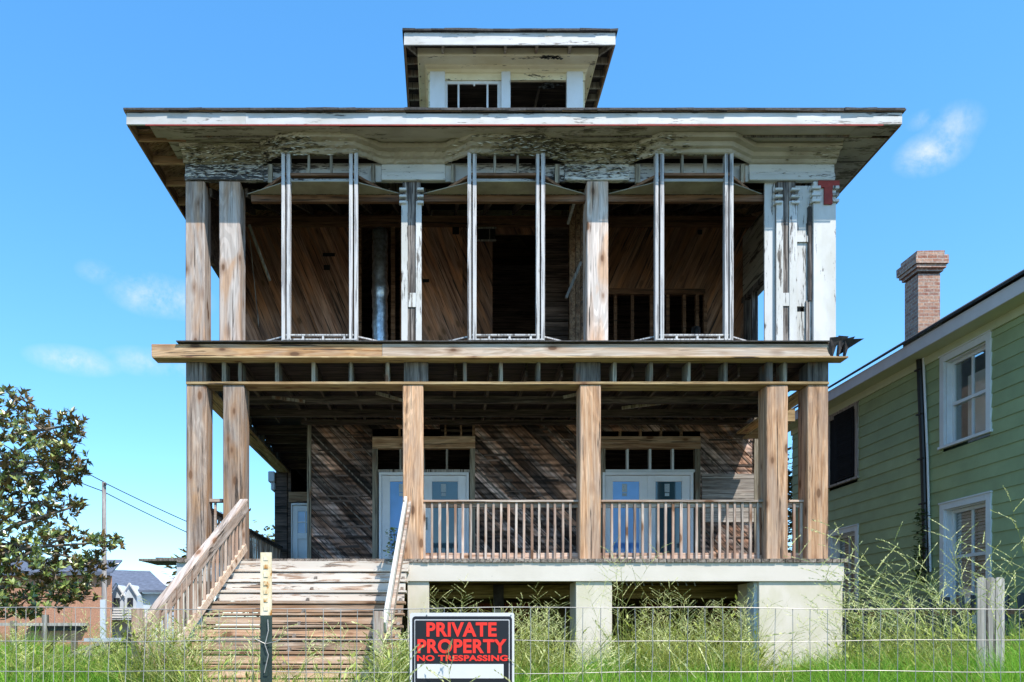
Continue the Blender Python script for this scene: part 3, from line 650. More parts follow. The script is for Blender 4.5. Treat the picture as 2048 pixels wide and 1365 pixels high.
# bays
DBY = 12.48
BAYS = ((572, 707), (944, 1081), (1319, 1458))
bayx = [(X(a,DBY), X(c,DBY)) for a, c in BAYS]
open_l = [X(491,DF), X(843,DF), X(1217,DF)]; open_r = [X(803,DF), X(1174,DF), X(1530,DF)]
for (xa, xb), ol, orr in zip(bayx, open_l, open_r):
    bay = MB(); bay.box(xa-.02, xb+.02, DBY, DBY+.09, 7.43, 7.47)
    bay.beam((xa, DBY+.045, 7.45), (xa-.42, DF+.06, 7.37), .04, .09, up=(0,1,0)); bay.beam((xb, DBY+.045, 7.45), (xb+.42, DF+.06, 7.37), .04, .09, up=(0,1,0))
    br = bay.build('bay_frame', m_hdr, H)
    for xc in (xa, xb):
        for s in (-.044, .042):
            b = MB(); w = .027 if s < 0 else .029
            b.box(xc+s-w, xc+s+w, DBY-.01+random.uniform(-.004,.004), DBY+.08, 4.74, 7.79, j=.003); b.each('corner_stud', m_stud, br, .003)
    b = MB(); b.box(xa-.03, xb+.03, DBY, DBY+.08, 7.79, 7.83)
    for k in (1, 2): xx = xa+(xb-xa)*k/3; b.box(xx-.018, xx+.018, DBY+.01, DBY+.07, 7.47, 7.79)
    for xx in (xa-.30, xb+.30): b.box(xx-.035, xx+.035, DF-.09, DF-.03, 7.42, 7.72)
    b.each('cripple_stud', m_crip, br)
    # sill plates
    b = MB(); b.box(xa, xb, DBY, DBY+.07, 4.835, 4.855)
    for k in (.25, .55, .86): xx = xa+(xb-xa)*k; b.box(xx-.015, xx+.015, DBY+.005, DBY+.06, 4.775, 4.835)
    b.beam((xa, DBY+.04, 4.835), (xa-.42, DF, 4.825), .06, .02); b.beam((xb, DBY+.04, 4.835), (xb+.42, DF, 4.825), .06, .02)
    b.box(xa-.05, xb+.05, DBY-.02, DBY+.1, 4.755, 4.775); b.each('bay_sill', m_stud, br)
    # bay ceiling
    b = MB(); b.prism([(xa, DBY+.03, 7.345), (xb, DBY+.03, 7.345), (orr, DF+.12, 7.345), (ol, DF+.12, 7.345)], (0, 0, .012)); b.build('bay_ceiling', plain('bay_ceiling_board', (.33,.31,.24), .8, .25, 3), br)
# header behind, frieze, crown, soffit, fascia
b = MB(); b.box(-3.2, 6.2, DF+.125, DF+.20, 7.23, 7.335); b.build('gallery_header', m_hdr, H)
b = MB(); b.box(XL, XR-.06, DF+.02, DF+.06, 7.5, 7.80); b.build('frieze_board', m_frieze, H)
segs = [(XL, bayx[0][0]-.43), (bayx[0][1]+.43, bayx[1][0]-.43), (bayx[1][1]+.43, bayx[2][0]-.43), (bayx[2][1]+.43, XR-.02)]
b = MB()
for i, (a, c) in enumerate(segs):
    b.box(a, c, DF-.03, DF+.02, 7.50, 7.60); b.box(a, c, DF-.015, DF+.02, 7.60, 7.64); b.box(a, c, DF-.0, DF+.02, 7.64, 7.78)
b.each('frieze_moulding', m_frieze, H, .01)
# crown follows the bays
pts = [(XL-.02, DF)]
for xa, xb in bayx: pts += [(xa-.46, DF), (xa-.02, DBY), (xb+.02, DBY), (xb+.46, DF)]
pts += [(XR, DF)]
prof = [(0.0, 7.77), (.03, 7.785), (.05, 7.83), (.10, 7.85), (.13, 7.90), (.22, 7.915), (.25, 7.975), (.05, 7.985), (0.0, 7.95)]
fine = []
for (p, q) in zip(pts[:-1], pts[1:]):
    n = max(1, int(math.dist(p, q)/.05))
    for k in range(n): fine.append((p[0]+(q[0]-p[0])*k/n, p[1]+(q[1]-p[1])*k/n))
fine.append(pts[-1])
b = MB(); vs = []; m = len(prof)
for i, (x, y) in enumerate(fine):
    am = max(0, min(1, (4.4-x)/2))
    for (o, z) in prof: vs.append((x+random.uniform(-1,1)*.006*am, y-o+random.uniform(-1,1)*.009*am, z+random.uniform(-1,1)*.007*am))
b.add(vs, [(i*m+k, i*m+(k+1) % m, (i+1)*m+(k+1) % m, (i+1)*m+k) for i in range(len(fine)-1) for k in range(m)]); b.build('crown_moulding', m_crown, H)
# crumbled paint chips and char on the crown and frieze
chips = [MB(), MB()]
for i in range(2600):
    x = random.uniform(XL, 6.3); y = DF
    if math.cos((x+3.4)*2*math.pi/5.5)*1.2+.3*math.sin(x*7)+random.uniform(-1,1) < .35: continue
    for xa, xb in bayx:
        if xa-.46 < x < xa: y = DF-(DF-DBY)*(x-xa+.46)/.46
        elif xa <= x <= xb: y = DBY
        elif xb < x < xb+.46: y = DBY+(DF-DBY)*(x-xb)/.46
    s = random.uniform(.012, .06)
    if random.random() < .35 and y == DF: c = Vector((x, DF-.034, random.uniform(7.52, 7.76)))
    else: t = random.random(); o, z = -.02+.24*t, 7.78+.16*t; c = Vector((x, y-o-.014, z-.018))
    v = Vector((1, random.uniform(-.25,.25), random.uniform(-.25,.25))).normalized()*s; u = Vector((random.uniform(-.3,.3), -.5, -.7)).normalized()*s*.32
    if c.x+s < XR: random.choice(chips).prism([c-v, c-v*.3+u, c+v, c+v*.2-u], (.002, .005, .002))
chips[0].build('curling_paint', plain('curling_paint', (.70,.69,.60), .7, .35, 9), H)['kind'] = 'stuff'
chips[1].build('charred_chips', plain('charred_chips', (.035,.03,.025), .9, .5, 9), H)['kind'] = 'stuff'
b = MB(); b.box(XL+.3, XR, 12.325, 12.345, 7.955, 7.99, j=.003); b.build('soffit_gap_shade', m_block, H)  # dark strip stands in for the shade in the soffit-to-crown gap
E0 = 12.06
xeL, xeR = XL-.69, XR+.69
b = MB(); cut = [xeL+.35, X(683,12.3), X(1165,12.3), X(1290,12.3), X(1700,12.3), xeR-.02]
for i in range(5):
    dz = random.uniform(0, .012) if i != 1 else -.02
    b.box(cut[i]+.003, cut[i+1]-.003, E0+.04, 12.34+(.03 if i in (0,3) else 0), 7.972+dz, 7.985+dz, j=.002)
b.box(xeL+.5, xeR-.3, 12.32, DF+.2, 7.990, 8.0)
b.build('front_soffit', m_soffit, H)
b = MB(); b.box(XR-.01, xeR-.04, 12.4, 25.8, 7.973, 7.985); b.build('side_soffit', m_soffit, H)
def fascia(x0, x1, y0, y1, z0, z1, mat, name, joints=()):
    js = [x0]+list(joints)+[x1]
    for a, c in zip(js[:-1], js[1:]):
        b = MB(); dz = random.uniform(-.006, .006); b.box(a+.001, c-.001, y0, y1, z0+dz, z1+dz, j=.003); b.build(name, mat, H, .003)
fascia(xeL, xeR, E0, E0+.03, 7.975, 8.155, m_white, 'fascia_board', [X(491,E0), X(812,E0), X(1275,E0)])
b = MB(); b.box(xeL, xeL+.03, E0+.035, 25.9, 7.975, 8.15); b.box(xeR-.03, xeR, E0+.035, 25.9, 7.975, 8.15); b.each('side_fascia_board', m_brownY, H)
b = MB(); b.box(xeL+.3, xeR-.3, E0-.008, E0+.0, 7.955, 7.974, j=.002); b.build('red_drip_strip', m_redprim, H)
# shingle edge (ragged) and roof
b = MB(); x = xeL-.03
while x < xeR+.03:
    w = random.uniform(.18, .34); b.box(x, min(x+w, xeR+.04)-.003, E0-.05+random.uniform(-.012,.012), E0+.4, 8.17+random.uniform(-.004,.004), 8.192+random.uniform(0,.014), j=.004); x += w
b.build('shingle_edge', m_shingle, H)
YB = 26.0; zr0 = 8.17; pitch = .5
def slab(q, th=.09):  # quad list -> prism downward
    return [Vector(p) for p in q]
cx0, cx1 = xeL-.03, xeR+.03; run = (cx1-cx0)/2; rz = zr0+.02+run*pitch; xm = (cx0+cx1)/2
A, B, C_, D = (cx0, E0-.03, zr0+.02), (cx1, E0-.03, zr0+.02), (cx1, YB, zr0+.02), (cx0, YB, zr0+.02)
P, Q = (xm, E0+run, rz), (xm, YB-run if YB-run > E0+run else E0+run+.3, rz)
b = MB()
for poly in ([A, B, P], [B, C_, Q, P], [C_, D, Q], [D, A, P, Q]): b.prism(poly, (0, 0, .03))
rf = b.build('roof', m_shingle, H)
b = MB()
for poly in ([A, B, P], [B, C_, Q, P], [C_, D, Q], [D, A, P, Q]): b.prism([(p[0], p[1], p[2]-.006) for p in poly], (0, 0, -.02))
b.build('roof_decking', m_brownX, rf)
# exposed lookouts under the left eave + fallen soffit boards
for i in range(12):
    y = 12.45+i*.62; b = MB(); b.box(xeL+.03, XL+.1, y, y+.045, 8.0-.02, 8.12, j=.006); b.each('eave_rafter', m_brownX, H)
b = MB(); b.box(XL-.02, XL+.04, DF+.3, 15.9, 7.4, 8.1, j=.01); b.box(XL+.02, XL+.08, DF+.34, 15.9, 6.75, 7.4, j=.01); b.build('side_header', m_lath, H)
# attic floor framing over the gallery
b = MB()
for i in range(18):
    x = -3.9+i*.6; b.beam((x, DF+.2, 7.42), (x+random.uniform(-.05,.05), DW, 8.72), .045, .13)
b.each('gallery_rafter', m_darkY, H)
b = MB(); b.box(-4.15, 6.4, 14.2, 14.26, 8.1, 8.2); b.beam((-1.5, 13.2, 7.75), (.2, 15.0, 8.5), .06, .12); b.beam((3.2,13.4,7.7), (3.9,14.8,8.45), .3, .02); b.beam((2.5,13.1,7.65), (2.85,14.0,8.0), .05, .05)
b.beam((1.15, 13.1, 7.35), (1.62, 13.5, 7.55), .05, .04); b.each('fallen_ceiling_board', m_crip, H)
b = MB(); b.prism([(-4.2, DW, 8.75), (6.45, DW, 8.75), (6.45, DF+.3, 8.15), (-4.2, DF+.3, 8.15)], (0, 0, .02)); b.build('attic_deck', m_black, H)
# upper wall
b = MB(); b.box(-4.2, 6.45, DW-.10, DW, Z(456,DW), Z(437,DW), j=.004); b.build('upper_wall_beam', m_hdr, H)
zt = Z(455,DW)
o1 = (X(723,DW), X(800,DW), 4.9, zt); o2 = (X(985,DW), X(1078,DW), 4.9, zt-.15); o3 = (X(1215,DW), X(1410,DW), 4.9, Z(580,DW))
rects = [(-4.2, o1[0], 4.85, zt), (o1[1], o2[0], 4.85, zt), (o2[0], o2[1], o2[3], zt), (o2[1], o3[0], 4.85, zt), (o3[0], o3[1], o3[3], zt), (o3[1], 6.42, 4.85, zt)]
def upstrips(rs, ang, w, mat, name):
    b = MB(); strips(b, rs, ang, w, DW, jit=.01, cx=1, cz=6, gap=.004); return b.build(name, mat, H)
upstrips([rects[0]], R(-68), .2, m_wallup, 'upper_sheathing')
upstrips([rects[1], rects[2], (rects[3][0]+.62, rects[3][1], rects[3][2], rects[3][3])], R(90), 1.2, m_wallup, 'upper_sheathing')
upstrips([rects[4], rects[5]], R(66), .25, m_wallupR, 'upper_sheathing')
b = MB(); z = 4.85
while z < zt: b.box(o2[1], o2[1]+.60, DW-.01-random.random()*.02, DW+.02, z, z+.085, j=.006); z += .1
b.build('burnt_lap_siding', m_lath, H)
b = MB(); b.box(o2[1]+.62, o2[1]+.70, DW-1.2, DW-.02, 4.85, 8.3); b.box(X(1140,14.3), X(1150,14.3), 14.3, 14.4, 4.85, 7.95); b.box(X(1152,14.0), X(1160,14.0), 14.0, 14.1, 4.85, 7.9); b.box(X(1163,13.7), X(1172,13.7), 13.7, 13.8, 4.85, 7.9)
b.each('gallery_stud', m_brownY, H)
b = MB(); b.beam((X(1132,13.6), 13.6, Z(597,13.6)), (X(1162,13.6), 13.6, Z(525,13.6)), .05, .045); b.beam((X(1152,13.2),13.2,Z(393,13.2)), (X(1136,13.6),13.6,Z(448,13.6)), .04, .035); b.beam((X(498,14.5),14.5,Z(450,14.5)), (X(540,14.8),14.8,Z(562,14.8)), .05, .03); b.beam((X(500,14.9),14.9,Z(480,14.9)), (X(518,14.9),14.9,Z(655,14.9)), .012, .012)
b.each('leaning_board', m_picket, H)
b = MB(); b.box(o3[0], o3[1], DW-.02, DW+.08, o3[3]-.1, o3[3]+.02)
for px in (1228, 1262, 1300, 1333, 1366, 1392, 1408): b.box(X(px,DW), X(px+6,DW), DW, DW+.08, 4.9, o3[3]-.1)
b.box(X(715,DW), X(723,DW), DW-.02, DW+.08, 4.9, zt); b.box(X(782,DW), X(790,DW), DW-.02, DW+.08, 4.9, zt); b.each('upper_wall_stud', m_hdr, H)
b = MB()
for (a, c, e, f) in ((648,660,532,541), (646,670,508,514), (845,858,560,566), (905,918,450,470), (1395,1403,462,470)): b.box(X(a,DW), X(c,DW), DW-.03, DW-.018, Z(f,DW), Z(e,DW))
b.build('wall_hole', m_black, H)
b = MB(); b.box(X(956,DW), X(990,DW), DW-.035, DW-.02, Z(482,DW), Z(460,DW)); b.build('vent_opening', m_black, H)
b = MB(); b.box(X(954,DW), X(992,DW), DW-.05, DW-.036, Z(460,DW), Z(457,DW)); b.box(X(978,DW), X(980,DW), DW-.05, DW-.036, Z(482,DW), Z(460,DW)); b.box(X(954,DW), X(992,DW), DW-.05, DW-.036, Z(485,DW), Z(482,DW)); b.each('vent_frame', m_picket, H)
# foil duct
pp = [(X(760,15.4)+.006*math.sin(i*1.3), 15.4, 4.86+i*.1) for i in range(33)]
b = MB(); b.tube(pp, [.15+.010*(i % 2)+(.03 if i in (7, 20) else 0) for i in range(33)], 14); b.build('foil_duct', m_duct, H, smooth=True)
b = MB(); b.tube([(X(1388,15.6), 15.6, 4.86), (X(1386,15.6), 15.6, 5.5), (X(1392,15.6), 15.6, 6.2)], [.1,.11,.09], 10); b.build('vent_pipe', m_duct, H, smooth=True)
# right gallery wall (inner face), studs with a window gap to the sky
b = MB()
for k in range(6): b.box(6.2, 6.23, 13.15, DW, 8.2-.22*(k+1)+.01, 8.2-.22*k, j=.004)
b.build('gallery_wall_board', m_innerw, H)
b = MB()
for y in (13.2, 13.75, 14.25, 15.35, 15.72): b.box(6.18, 6.28, y, y+.09, 4.85, 6.9)
b.box(6.17, 6.27, 13.2, DW, 6.82, 6.92); b.box(6.17, 6.27, 13.2, 14.3, 5.8, 5.88); b.each('gallery_wall_stud', m_pilcore, H)
b = MB(); b.box(6.28, 6.31, 13.1, 14.25, 4.85, 8.0); b.box(6.28, 6.31, 15.4, DW, 4.85, 6.9); b.box(6.28, 6.31, 14.25, 15.4, 6.75, 8.0); b.each('gallery_wall_siding', m_pil, H)
# upper floor, body, rooms behind
b = MB(); b.box(-4.2, 6.48, 12.9, 26, 4.68, 4.82); b.build('upper_floor', m_darkX, H)
b = MB(); b.box(-4.2, -4.12, DW, 26, 4.82, 8.15); b.box(6.42, 6.5, DW, 26, 4.82, 8.15); b.box(-.4, 6.42, 18.6, 18.65, 4.82, 8.9); b.box(-4.1, -.4, 19.4, 19.45, 4.82, 8.9); b.each('upper_body_wall', m_lath, H)

# ---- CUPOLA
df = 15.0
cu = MB(); xa, xb = X(808,df), X(1231,df); ztop_, zbot = Z(66,df), Z(90,df)
cu.box(xa, xb, df, df+.03, zbot, ztop_, j=.003); cupola = cu.build('cupola', m_white, H, .004)
b = MB(); b.box(xa, xa+.03, df+.035, 19.2, zbot, ztop_); b.box(xb-.03, xb, df+.035, 19.2, zbot, ztop_); b.each('side_fascia_board', m_brownY, cupola)
b = MB(); x = xa-.03
while x < xb+.02: w = random.uniform(.2,.35); b.box(x, min(x+w, xb+.04), df-.05+random.uniform(-.01,.01), df+.3, ztop_+.012, ztop_+.04+random.uniform(0,.012), j=.004); x += w
b.build('shingle_edge', m_shingle, cupola)
A, B, C_, D = (xa-.03, df-.03, ztop_+.02), (xb+.03, df-.03, ztop_+.02), (xb+.03, 19.2, ztop_+.02), (xa-.03, 19.2, ztop_+.02); P = ((xa+xb)/2, 17.1, ztop_+.95)
b = MB()
for poly in ([A,B,P],[B,C_,P],[C_,D,P],[D,A,P]): b.prism(poly, (0,0,.03))
b.build('cupola_roof', m_shingle, cupola)
b = MB(); b.box(xa+.05, xb-.05, df+.05, 19.1, ztop_-.04, ztop_-.02); b.build('eave_decking', m_darkX, cupola)
for px in (886, 950, 1012, 1075, 1142):
    b = MB(); b.box(X(px-2.5,df), X(px+2.5,df), df+.03, df+.32, zbot+.01, zbot+.13); b.each('eave_rafter', m_crip, cupola)
for yy in (15.5, 15.85, 16.2, 16.55):
    b = MB(); b.box(xa+.03, xa+.33, yy, yy+.04, zbot+.01, zbot+.13); b.box(xb-.33, xb-.03, yy, yy+.04, zbot+.01, zbot+.13); b.each('eave_rafter', m_crip, cupola)
b = MB(); b.beam((xa+.03, df+.03, zbot+.06), (X(836,15.3), 15.32, zbot+.06), .04, .1); b.beam((xb-.03, df+.03, zbot+.06), (X(1197,15.3), 15.32, zbot+.06), .04, .1); b.each('hip_rafter', m_crip, cupola)
# cream cove band: outer rim, sloping to inner
xo0, xo1 = X(835,15.25), X(1197,15.25); d0 = 15.25; d1_ = 15.66; zA = zbot+.03; z_in = Z(140,d1_); xi0, xi1 = X(857,d1_), X(1170,d1_)
b = MB()
prof = [(0, zA+.1), (0, zA-.035), (.03, zA-.045), (.05, zA-.02), (.26, zA-.025), (.28, zA-.05), (.34, zA-.07), (.37, zA-.11), (.41, zA-.12)]
def ring(o, z): t = o/.41; return [(xo0+(xi0-xo0)*t, 18.6, z), (xo0+(xi0-xo0)*t, d0+o, z), (xo1+(xi1-xo1)*t, d0+o, z), (xo1+(xi1-xo1)*t, 18.6, z)]
vs = [];
for o, z in prof: vs += ring(o, z)
b.add(vs, [(k*4+i, k*4+i+1, (k+1)*4+i+1, (k+1)*4+i) for k in range(len(prof)-1) for i in range(3)], .5); b.build('cove_moulding', m_cup, cupola)
b = MB(); b.box(xi0, xi1, d1_-.01, d1_+.05, Z(161,d1_), zA-.03); b.box(xi0, xi0+.05, d1_+.05, 18.5, 9.6, z_in+.1); b.box(xi1-.05, xi1, d1_+.05, 18.5, 9.6, z_in+.1)
b.box(xi0, xi1, 18.5, 18.55, 9.6, z_in+.1); b.box(xi0, xi1, d1_, d1_+.05, 9.6, 10.2); b.build('cupola_wall', m_cup, cupola)
b = MB()
for i in range(90):
    x, z = X(random.gauss(1103,11),15.2), Z(random.choice([112,113,138,142])+random.uniform(-3,3),15.2); w = random.uniform(.01,.05); y = 15.235 if z > Z(120,15.2) else 15.64
    b.prism([(x-w,y,z), (x,y,z-w*.5), (x+w,y,z+.004), (x,y,z+w*.4)], (0,.006,0))
b.build('charred_patch', plain('cupola_char', (.03,.026,.02), .9, .4, 8), cupola)['kind'] = 'stuff'
for (a, c) in ((860, 890), (1003, 1021), (1134, 1166)):
    b = MB(); b.box(X(a,15.58), X(c,15.58), 15.58, 15.70, 9.7, Z(143,15.58)); b.build('cupola_post', m_cupw, cupola, .006)
b = MB(); dd = 15.68
for px in (917, 975): b.box(X(px-1.7,dd), X(px+1.7,dd), dd, dd+.02, 9.9, Z(163,dd), j=.003)
b.box(X(893,dd), X(997,dd), dd, dd+.03, Z(168,dd), Z(161,dd)); b.box(X(995,dd), X(1003,dd), dd, dd+.03, 9.8, Z(163,dd)); b.box(X(890,dd), X(895,dd), dd, dd+.03, 9.8, Z(163,dd)); b.box(X(947,dd), X(950,dd), dd, dd+.02, Z(172,dd), Z(163,dd)); b.each('window_sash', m_cupw, cupola)
b = MB(); b.beam((X(1062,16.5),16.5,10.9), (X(1085,16.5),16.5,12), .05, .05); b.beam((X(1060,17),17,11.2), (X(1130,17),17,12.3), .08, .05); b.beam((X(930,17),17,11.0), (X(950,17),17,12.3), .05, .05); b.each('attic_brace', m_block, cupola)

# ================================================================== GREEN HOUSE
GX = lambda u: 10.5-.036*u
tfg = lambda u, v, w: (GX(u)-v, u, w)      # u along depth, v outward (towards -X), w up
green = thing('green_house', (10.1, 14.5, -.95), 'sage green lap-sided two-storey neighbour house with a brick chimney, seen along its side', 'house')
wins = [(14.0, 15.36, 3.72, 5.5, 'sash'), (18.2, 19.55, 3.73, 5.48, 'shut'), (14.0, 15.36, .62, 2.57, 'blind'), (18.2, 19.5, .62, 2.57, 'blind')]
U0, U1 = 7.5, 21.4
b = MB(tfg); z = -1.2; ex = .253
while z < 5.66:
    iv = [(U0, U1)]
    for (a, c, z0, z1, k) in wins:
        if z+ex*.5 > z0 and z+ex*.5 < z1: iv = [q for (p, r_) in iv for q in (((p, a+.04), (c-.04, r_)) if p < a < r_ else ((p, r_),))]
    rr = random.random()
    for p, q in iv:
        zt_ = min(z+ex, 5.66)
        b.add([(p,-.02,z),(q,-.02,z),(q,.016,z),(p,.016,z),(p,-.02,zt_),(q,-.02,zt_),(q,-.001,zt_),(p,-.001,zt_)], [(0,1,2,3),(4,7,6,5),(3,2,6,7),(0,4,5,1),(0,3,7,4),(1,5,6,2)], rr)
    z += ex
b.build('siding_wall', m_green, green)
b = MB(tfg); b.box(U1-.02, U1+.0, -8.5, -.03, -1.2, 5.66); b.box(U0, U0+.02, -8.5, -.03, -1.2, 5.66); b.box(U0, U1, -8.6, -8.5, -1.2, 5.66); b.box(U0+.05, U1-.05, -.9, -.85, -1, 5.6)
b.prism([(U0, -.03, 5.66), (U0, -8.5, 5.66), (U0, -4.25, 8.1)], (.03, 0, 0)); b.prism([(U1-.03, -.03, 5.66), (U1-.03, -8.5, 5.66), (U1-.03, -4.25, 8.1)], (.03, 0, 0)); b.each('end_wall', m_green, green)
b = MB(tfg); b.box(U0, U1+.35, .40, .43, 5.66, 5.90); b.build('eave_fascia', m_fasciag, green)
b = MB(tfg); b.box(U0, U1+.33, .0, .40, 5.665, 5.69); b.box(U0, U1, .018, .05, 5.50, 5.665); b.build('soffit', m_greentrim, green)
b = MB(tfg); zE = 5.93
b.prism([(U0-.1, .48, zE), (U1+.4, .48, zE), (U1+.4, -4.25, zE+2.85), (U0-.1, -4.25, zE+2.85)], (0, 0, .05)); b.prism([(U0-.1, -9.0, zE), (U1+.4, -9.0, zE), (U1+.4, -4.25, zE+2.85), (U0-.1, -4.25, zE+2.85)], (0, 0, .05)); b.build('roof', m_shingle, green)
b = MB(); y0 = 20.0; xc0, xc1 = X(1836.5,y0), X(1880,y0); b.box(xc0, xc1, y0, y0+.58, 6.6, Z(548,y0)); ch = b.build('chimney', m_brick, green)
b = MB()
for (e, za_, zb_) in ((.05, 9.40, 9.47), (.10, 9.475, 9.56), (.14, 9.565, 9.78), (.07, 9.785, 9.92)): b.box(xc0-e, xc1+e, y0-e, y0+.58+e, za_, zb_, j=.006)
b.build('chimney_cap', m_brick, ch)
b = MB(); b.prism([(xc0-.02, y0-.02, 7.3), (xc1+.05, y0-.02, 7.3), (xc1+.05, y0-.02, Z(640,y0)), (xc0-.02, y0-.02, Z(668,y0))], (0, .65, 0)); b.build('chimney_flashing', m_farwhite, ch)
for (a, c, z0, z1, kind) in wins:
    t = .12; o = MB(tfg); dep = -.17
    o.box(a, a+t, -.02, .035, z0, z1-.0); o.box(c-t, c, -.02, .035, z0, z1); o.box(a+t, c-t, -.02, .035, z1-t, z1); o.box(a-.03, c+.03, -.02, .06, z0-.05, z0)
    o.box(a-.02, c+.02, -.0, .05, z1, z1+.03)
    o.box(a+t, a+t+.02, dep-.02, -.021, z0, z1-t); o.box(c-t-.02, c-t, dep-.02, -.021, z0, z1-t); o.box(a+t, c-t, dep, -.021, z1-t-.02, z1-t)
    w = o.build('window', m_gtrim if kind != 'shut' else m_picket, green, .004)
    a2, c2, zb2, zt2 = a+t+.02, c-t-.02, z0, z1-t-.02
    if kind == 'shut':
        s = MB(tfg); s.box(a+.14, c-.36, .02, .06, z0+.04, z1-.06)
        for k in range(int((z1-z0-.2)/.05)): s.box(a+.2, c-.5, .061, .068, z0+.1+k*.05, z0+.13+k*.05)
        s.build('shutter', m_shut, w); s = MB(tfg); s.box(c-.35, c-.1, -.03, .02, z0+.02, z1-.1); s.build('shutter', m_shut, w, label='inner shutter leaf set back in the frame')
        continue
    s = MB(tfg); y1 = dep+.05; zm = (zb2+zt2)/2 - .02; um = (a2+c2)/2
    for (p, q, r_, u_) in ((a2,a2+.05,zb2,zt2), (c2-.05,c2,zb2,zt2)): s.box(p, q, dep, y1, r_, u_)
    s.box(a2+.05, c2-.05, dep, y1, zt2-.06, zt2); s.box(a2+.05, c2-.05, dep, y1+.02, zm-.03, zm+.03); s.box(a2+.05, c2-.05, dep, y1, zb2, zb2+.07); s.box(um-.02, um+.02, dep+.01, y1-.01, zb2+.07, zt2-.06)
    s.build('sash', m_gtrim, w)
    g2 = MB(tfg); g2.box(a2+.05, c2-.05, dep+.018, dep+.024, zb2+.07, zt2-.06); g2.build('glass_pane', m_winglass, w)
    s = MB(tfg)
    if kind == 'blind':
        zz = zb2+.08
        while zz < zt2-.08:
            for (p, q) in ((a2+.03, um-.01), (um+.01, c2-.03)):
                d_ = random.uniform(-.012, .012); s.add([(p, dep-.03, zz+d_), (q, dep-.03, zz-d_), (q, dep-.07, zz+.056-d_), (p, dep-.07, zz+.056+d_)], [(0,1,2,3)])
            zz += .062
        s.build('window_blind', m_blind, w)
    else:
        s.add([(a2, dep-.12, zb2), (c2-.2, dep-.12, zb2), (c2-.2, dep-.12, zm+.5), (a2, dep-.12, zm+.5)], [(0,1,2,3)]); s.build('curtain', m_blind, w)
# black vent pipe and white conduit with ivy
b = MB(tfg); up = lambda px, py: (10.5/((px-885)/1540+.036), (1268-py)/1540*10.5/((px-885)/1540+.036))
ua, za_ = up(1845, 698); ub, zb_ = up(1860, 1145)
b.tube([(ua, .08, za_+.05), ((ua+ub)/2-.02, .08, (za_+zb_)/2), (ub, .08, zb_)], .055, 10)
for k in range(5): t = .1+k*.2; b.box(ua+(ub-ua)*t-.07, ua+(ub-ua)*t+.07, .02, .145, za_+(zb_-za_)*t, za_+(zb_-za_)*t+.03)
b.build('black_downpipe', m_pipe, green)
b = MB(tfg); b.tube([(ua-.10, .06, za_), (ua-.12, .06, za_-.3), ((ua+ub)/2-.13, .06, (za_+zb_)/2), (ub-.10, .06, zb_)], .022, 8); b.build('white_conduit', m_pipew, green)
def leaves(mb, n, cfun, size, flat=.6):
    for i in range(n):
        c = Vector(cfun()); a = random.uniform(0, 6.28); t = Vector((math.cos(a), math.sin(a), random.uniform(-.5,.7))).normalized(); s = size*random.uniform(.6, 1.3)
        u = t.cross(Vector((random.uniform(-.4,.4), random.uniform(-.4,.4), 1))).normalized()*s*.28
        mb.add([c, c+t*s*.45+u, c+t*s, c+t*s*.45-u], [(0,1,2,3)])
iv = MB(); leaves(iv, 420, lambda: (lambda t: (tfg(ub+random.gauss(0,.10)+.05, .12+random.uniform(0,.08), zb_-.2+t*1.5)))(random.random()**1.3), .09)
tag(iv.build('ivy', m_leaf), 'green ivy climbing the black pipe on the green siding', 'vine')

# ================================================================== SIDE YARD FENCE (right)
fy = 11.6
yard = thing('board_fence', (9.2, 13.0, -.95), 'dark shaded wooden board fence between weeds and green siding', 'fence')
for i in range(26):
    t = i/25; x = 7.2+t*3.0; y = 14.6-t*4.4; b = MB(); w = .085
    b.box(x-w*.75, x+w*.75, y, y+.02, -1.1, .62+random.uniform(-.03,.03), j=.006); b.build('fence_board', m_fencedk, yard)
b = MB(); b.beam((7.15, 14.7, .35), (10.2, 10.25, .35), .04, .09); b.each('fence_rail', m_hdr, yard)
pk = thing('picket_gate', (X(1980,7.4), 7.4, -1), 'short sun-bleached grey picket panel standing in tall weeds', 'gate')
for i in range(3):
    x = X(1955+i*18.5, 7.4); b = MB(); w = .082; zt_ = Z(1155,7.4); b.prism([(x,7.4,-1.0),(x+w,7.4,-1.0),(x+w,7.4,zt_-.02),(x+w-.02,7.4,zt_),(x+.02,7.4,zt_),(x,7.4,zt_-.02)], (0,.018,0)); b.build('picket', m_picket, pk)
b = MB(); b.box(X(1953,7.4), X(2008,7.4), 7.42, 7.46, 0.1, .18); b.box(X(1953,7.4), X(2008,7.4), 7.42, 7.46, -.7, -.62); b.each('gate_rail', m_picket, pk)

# ================================================================== WIRE FENCE, POST, SIGN
FD = 4.2
wf = thing('wire_fence', (0, FD, -1.3), 'galvanised wire mesh fence across the front of the overgrown yard', 'fence')
hy = [1217, 1281.5, 1344.5]; zz = [Z(y, FD) for y in hy]; sp = zz[1]-zz[2]
while zz[-1] > -1.25: zz.append(zz[-1]-sp)
def wob(k): return lambda x: .006*math.sin(x*1.7+k*2.1)+.003*math.sin(x*5.3+k)
x0, x1 = X(-160,FD), X(2300,FD)
for k, z in enumerate(zz):
    f = wob(k); n = 60; b = MB(); b.tube([(x0+(x1-x0)*i/n, FD+.01*math.sin(i*.7+k), z+f(x0+(x1-x0)*i/n)) for i in range(n+1)], .0020 if k else .0024, 5); b.build('horizontal_wire', m_wire, wf)
vx = [-130,-95,-60,-30,-5,16,33,51,70,91,113,132,153,181,219,256,295,333]; q = 369
while q < 2290: vx.append(q); q += 34.7*random.uniform(.96,1.04)
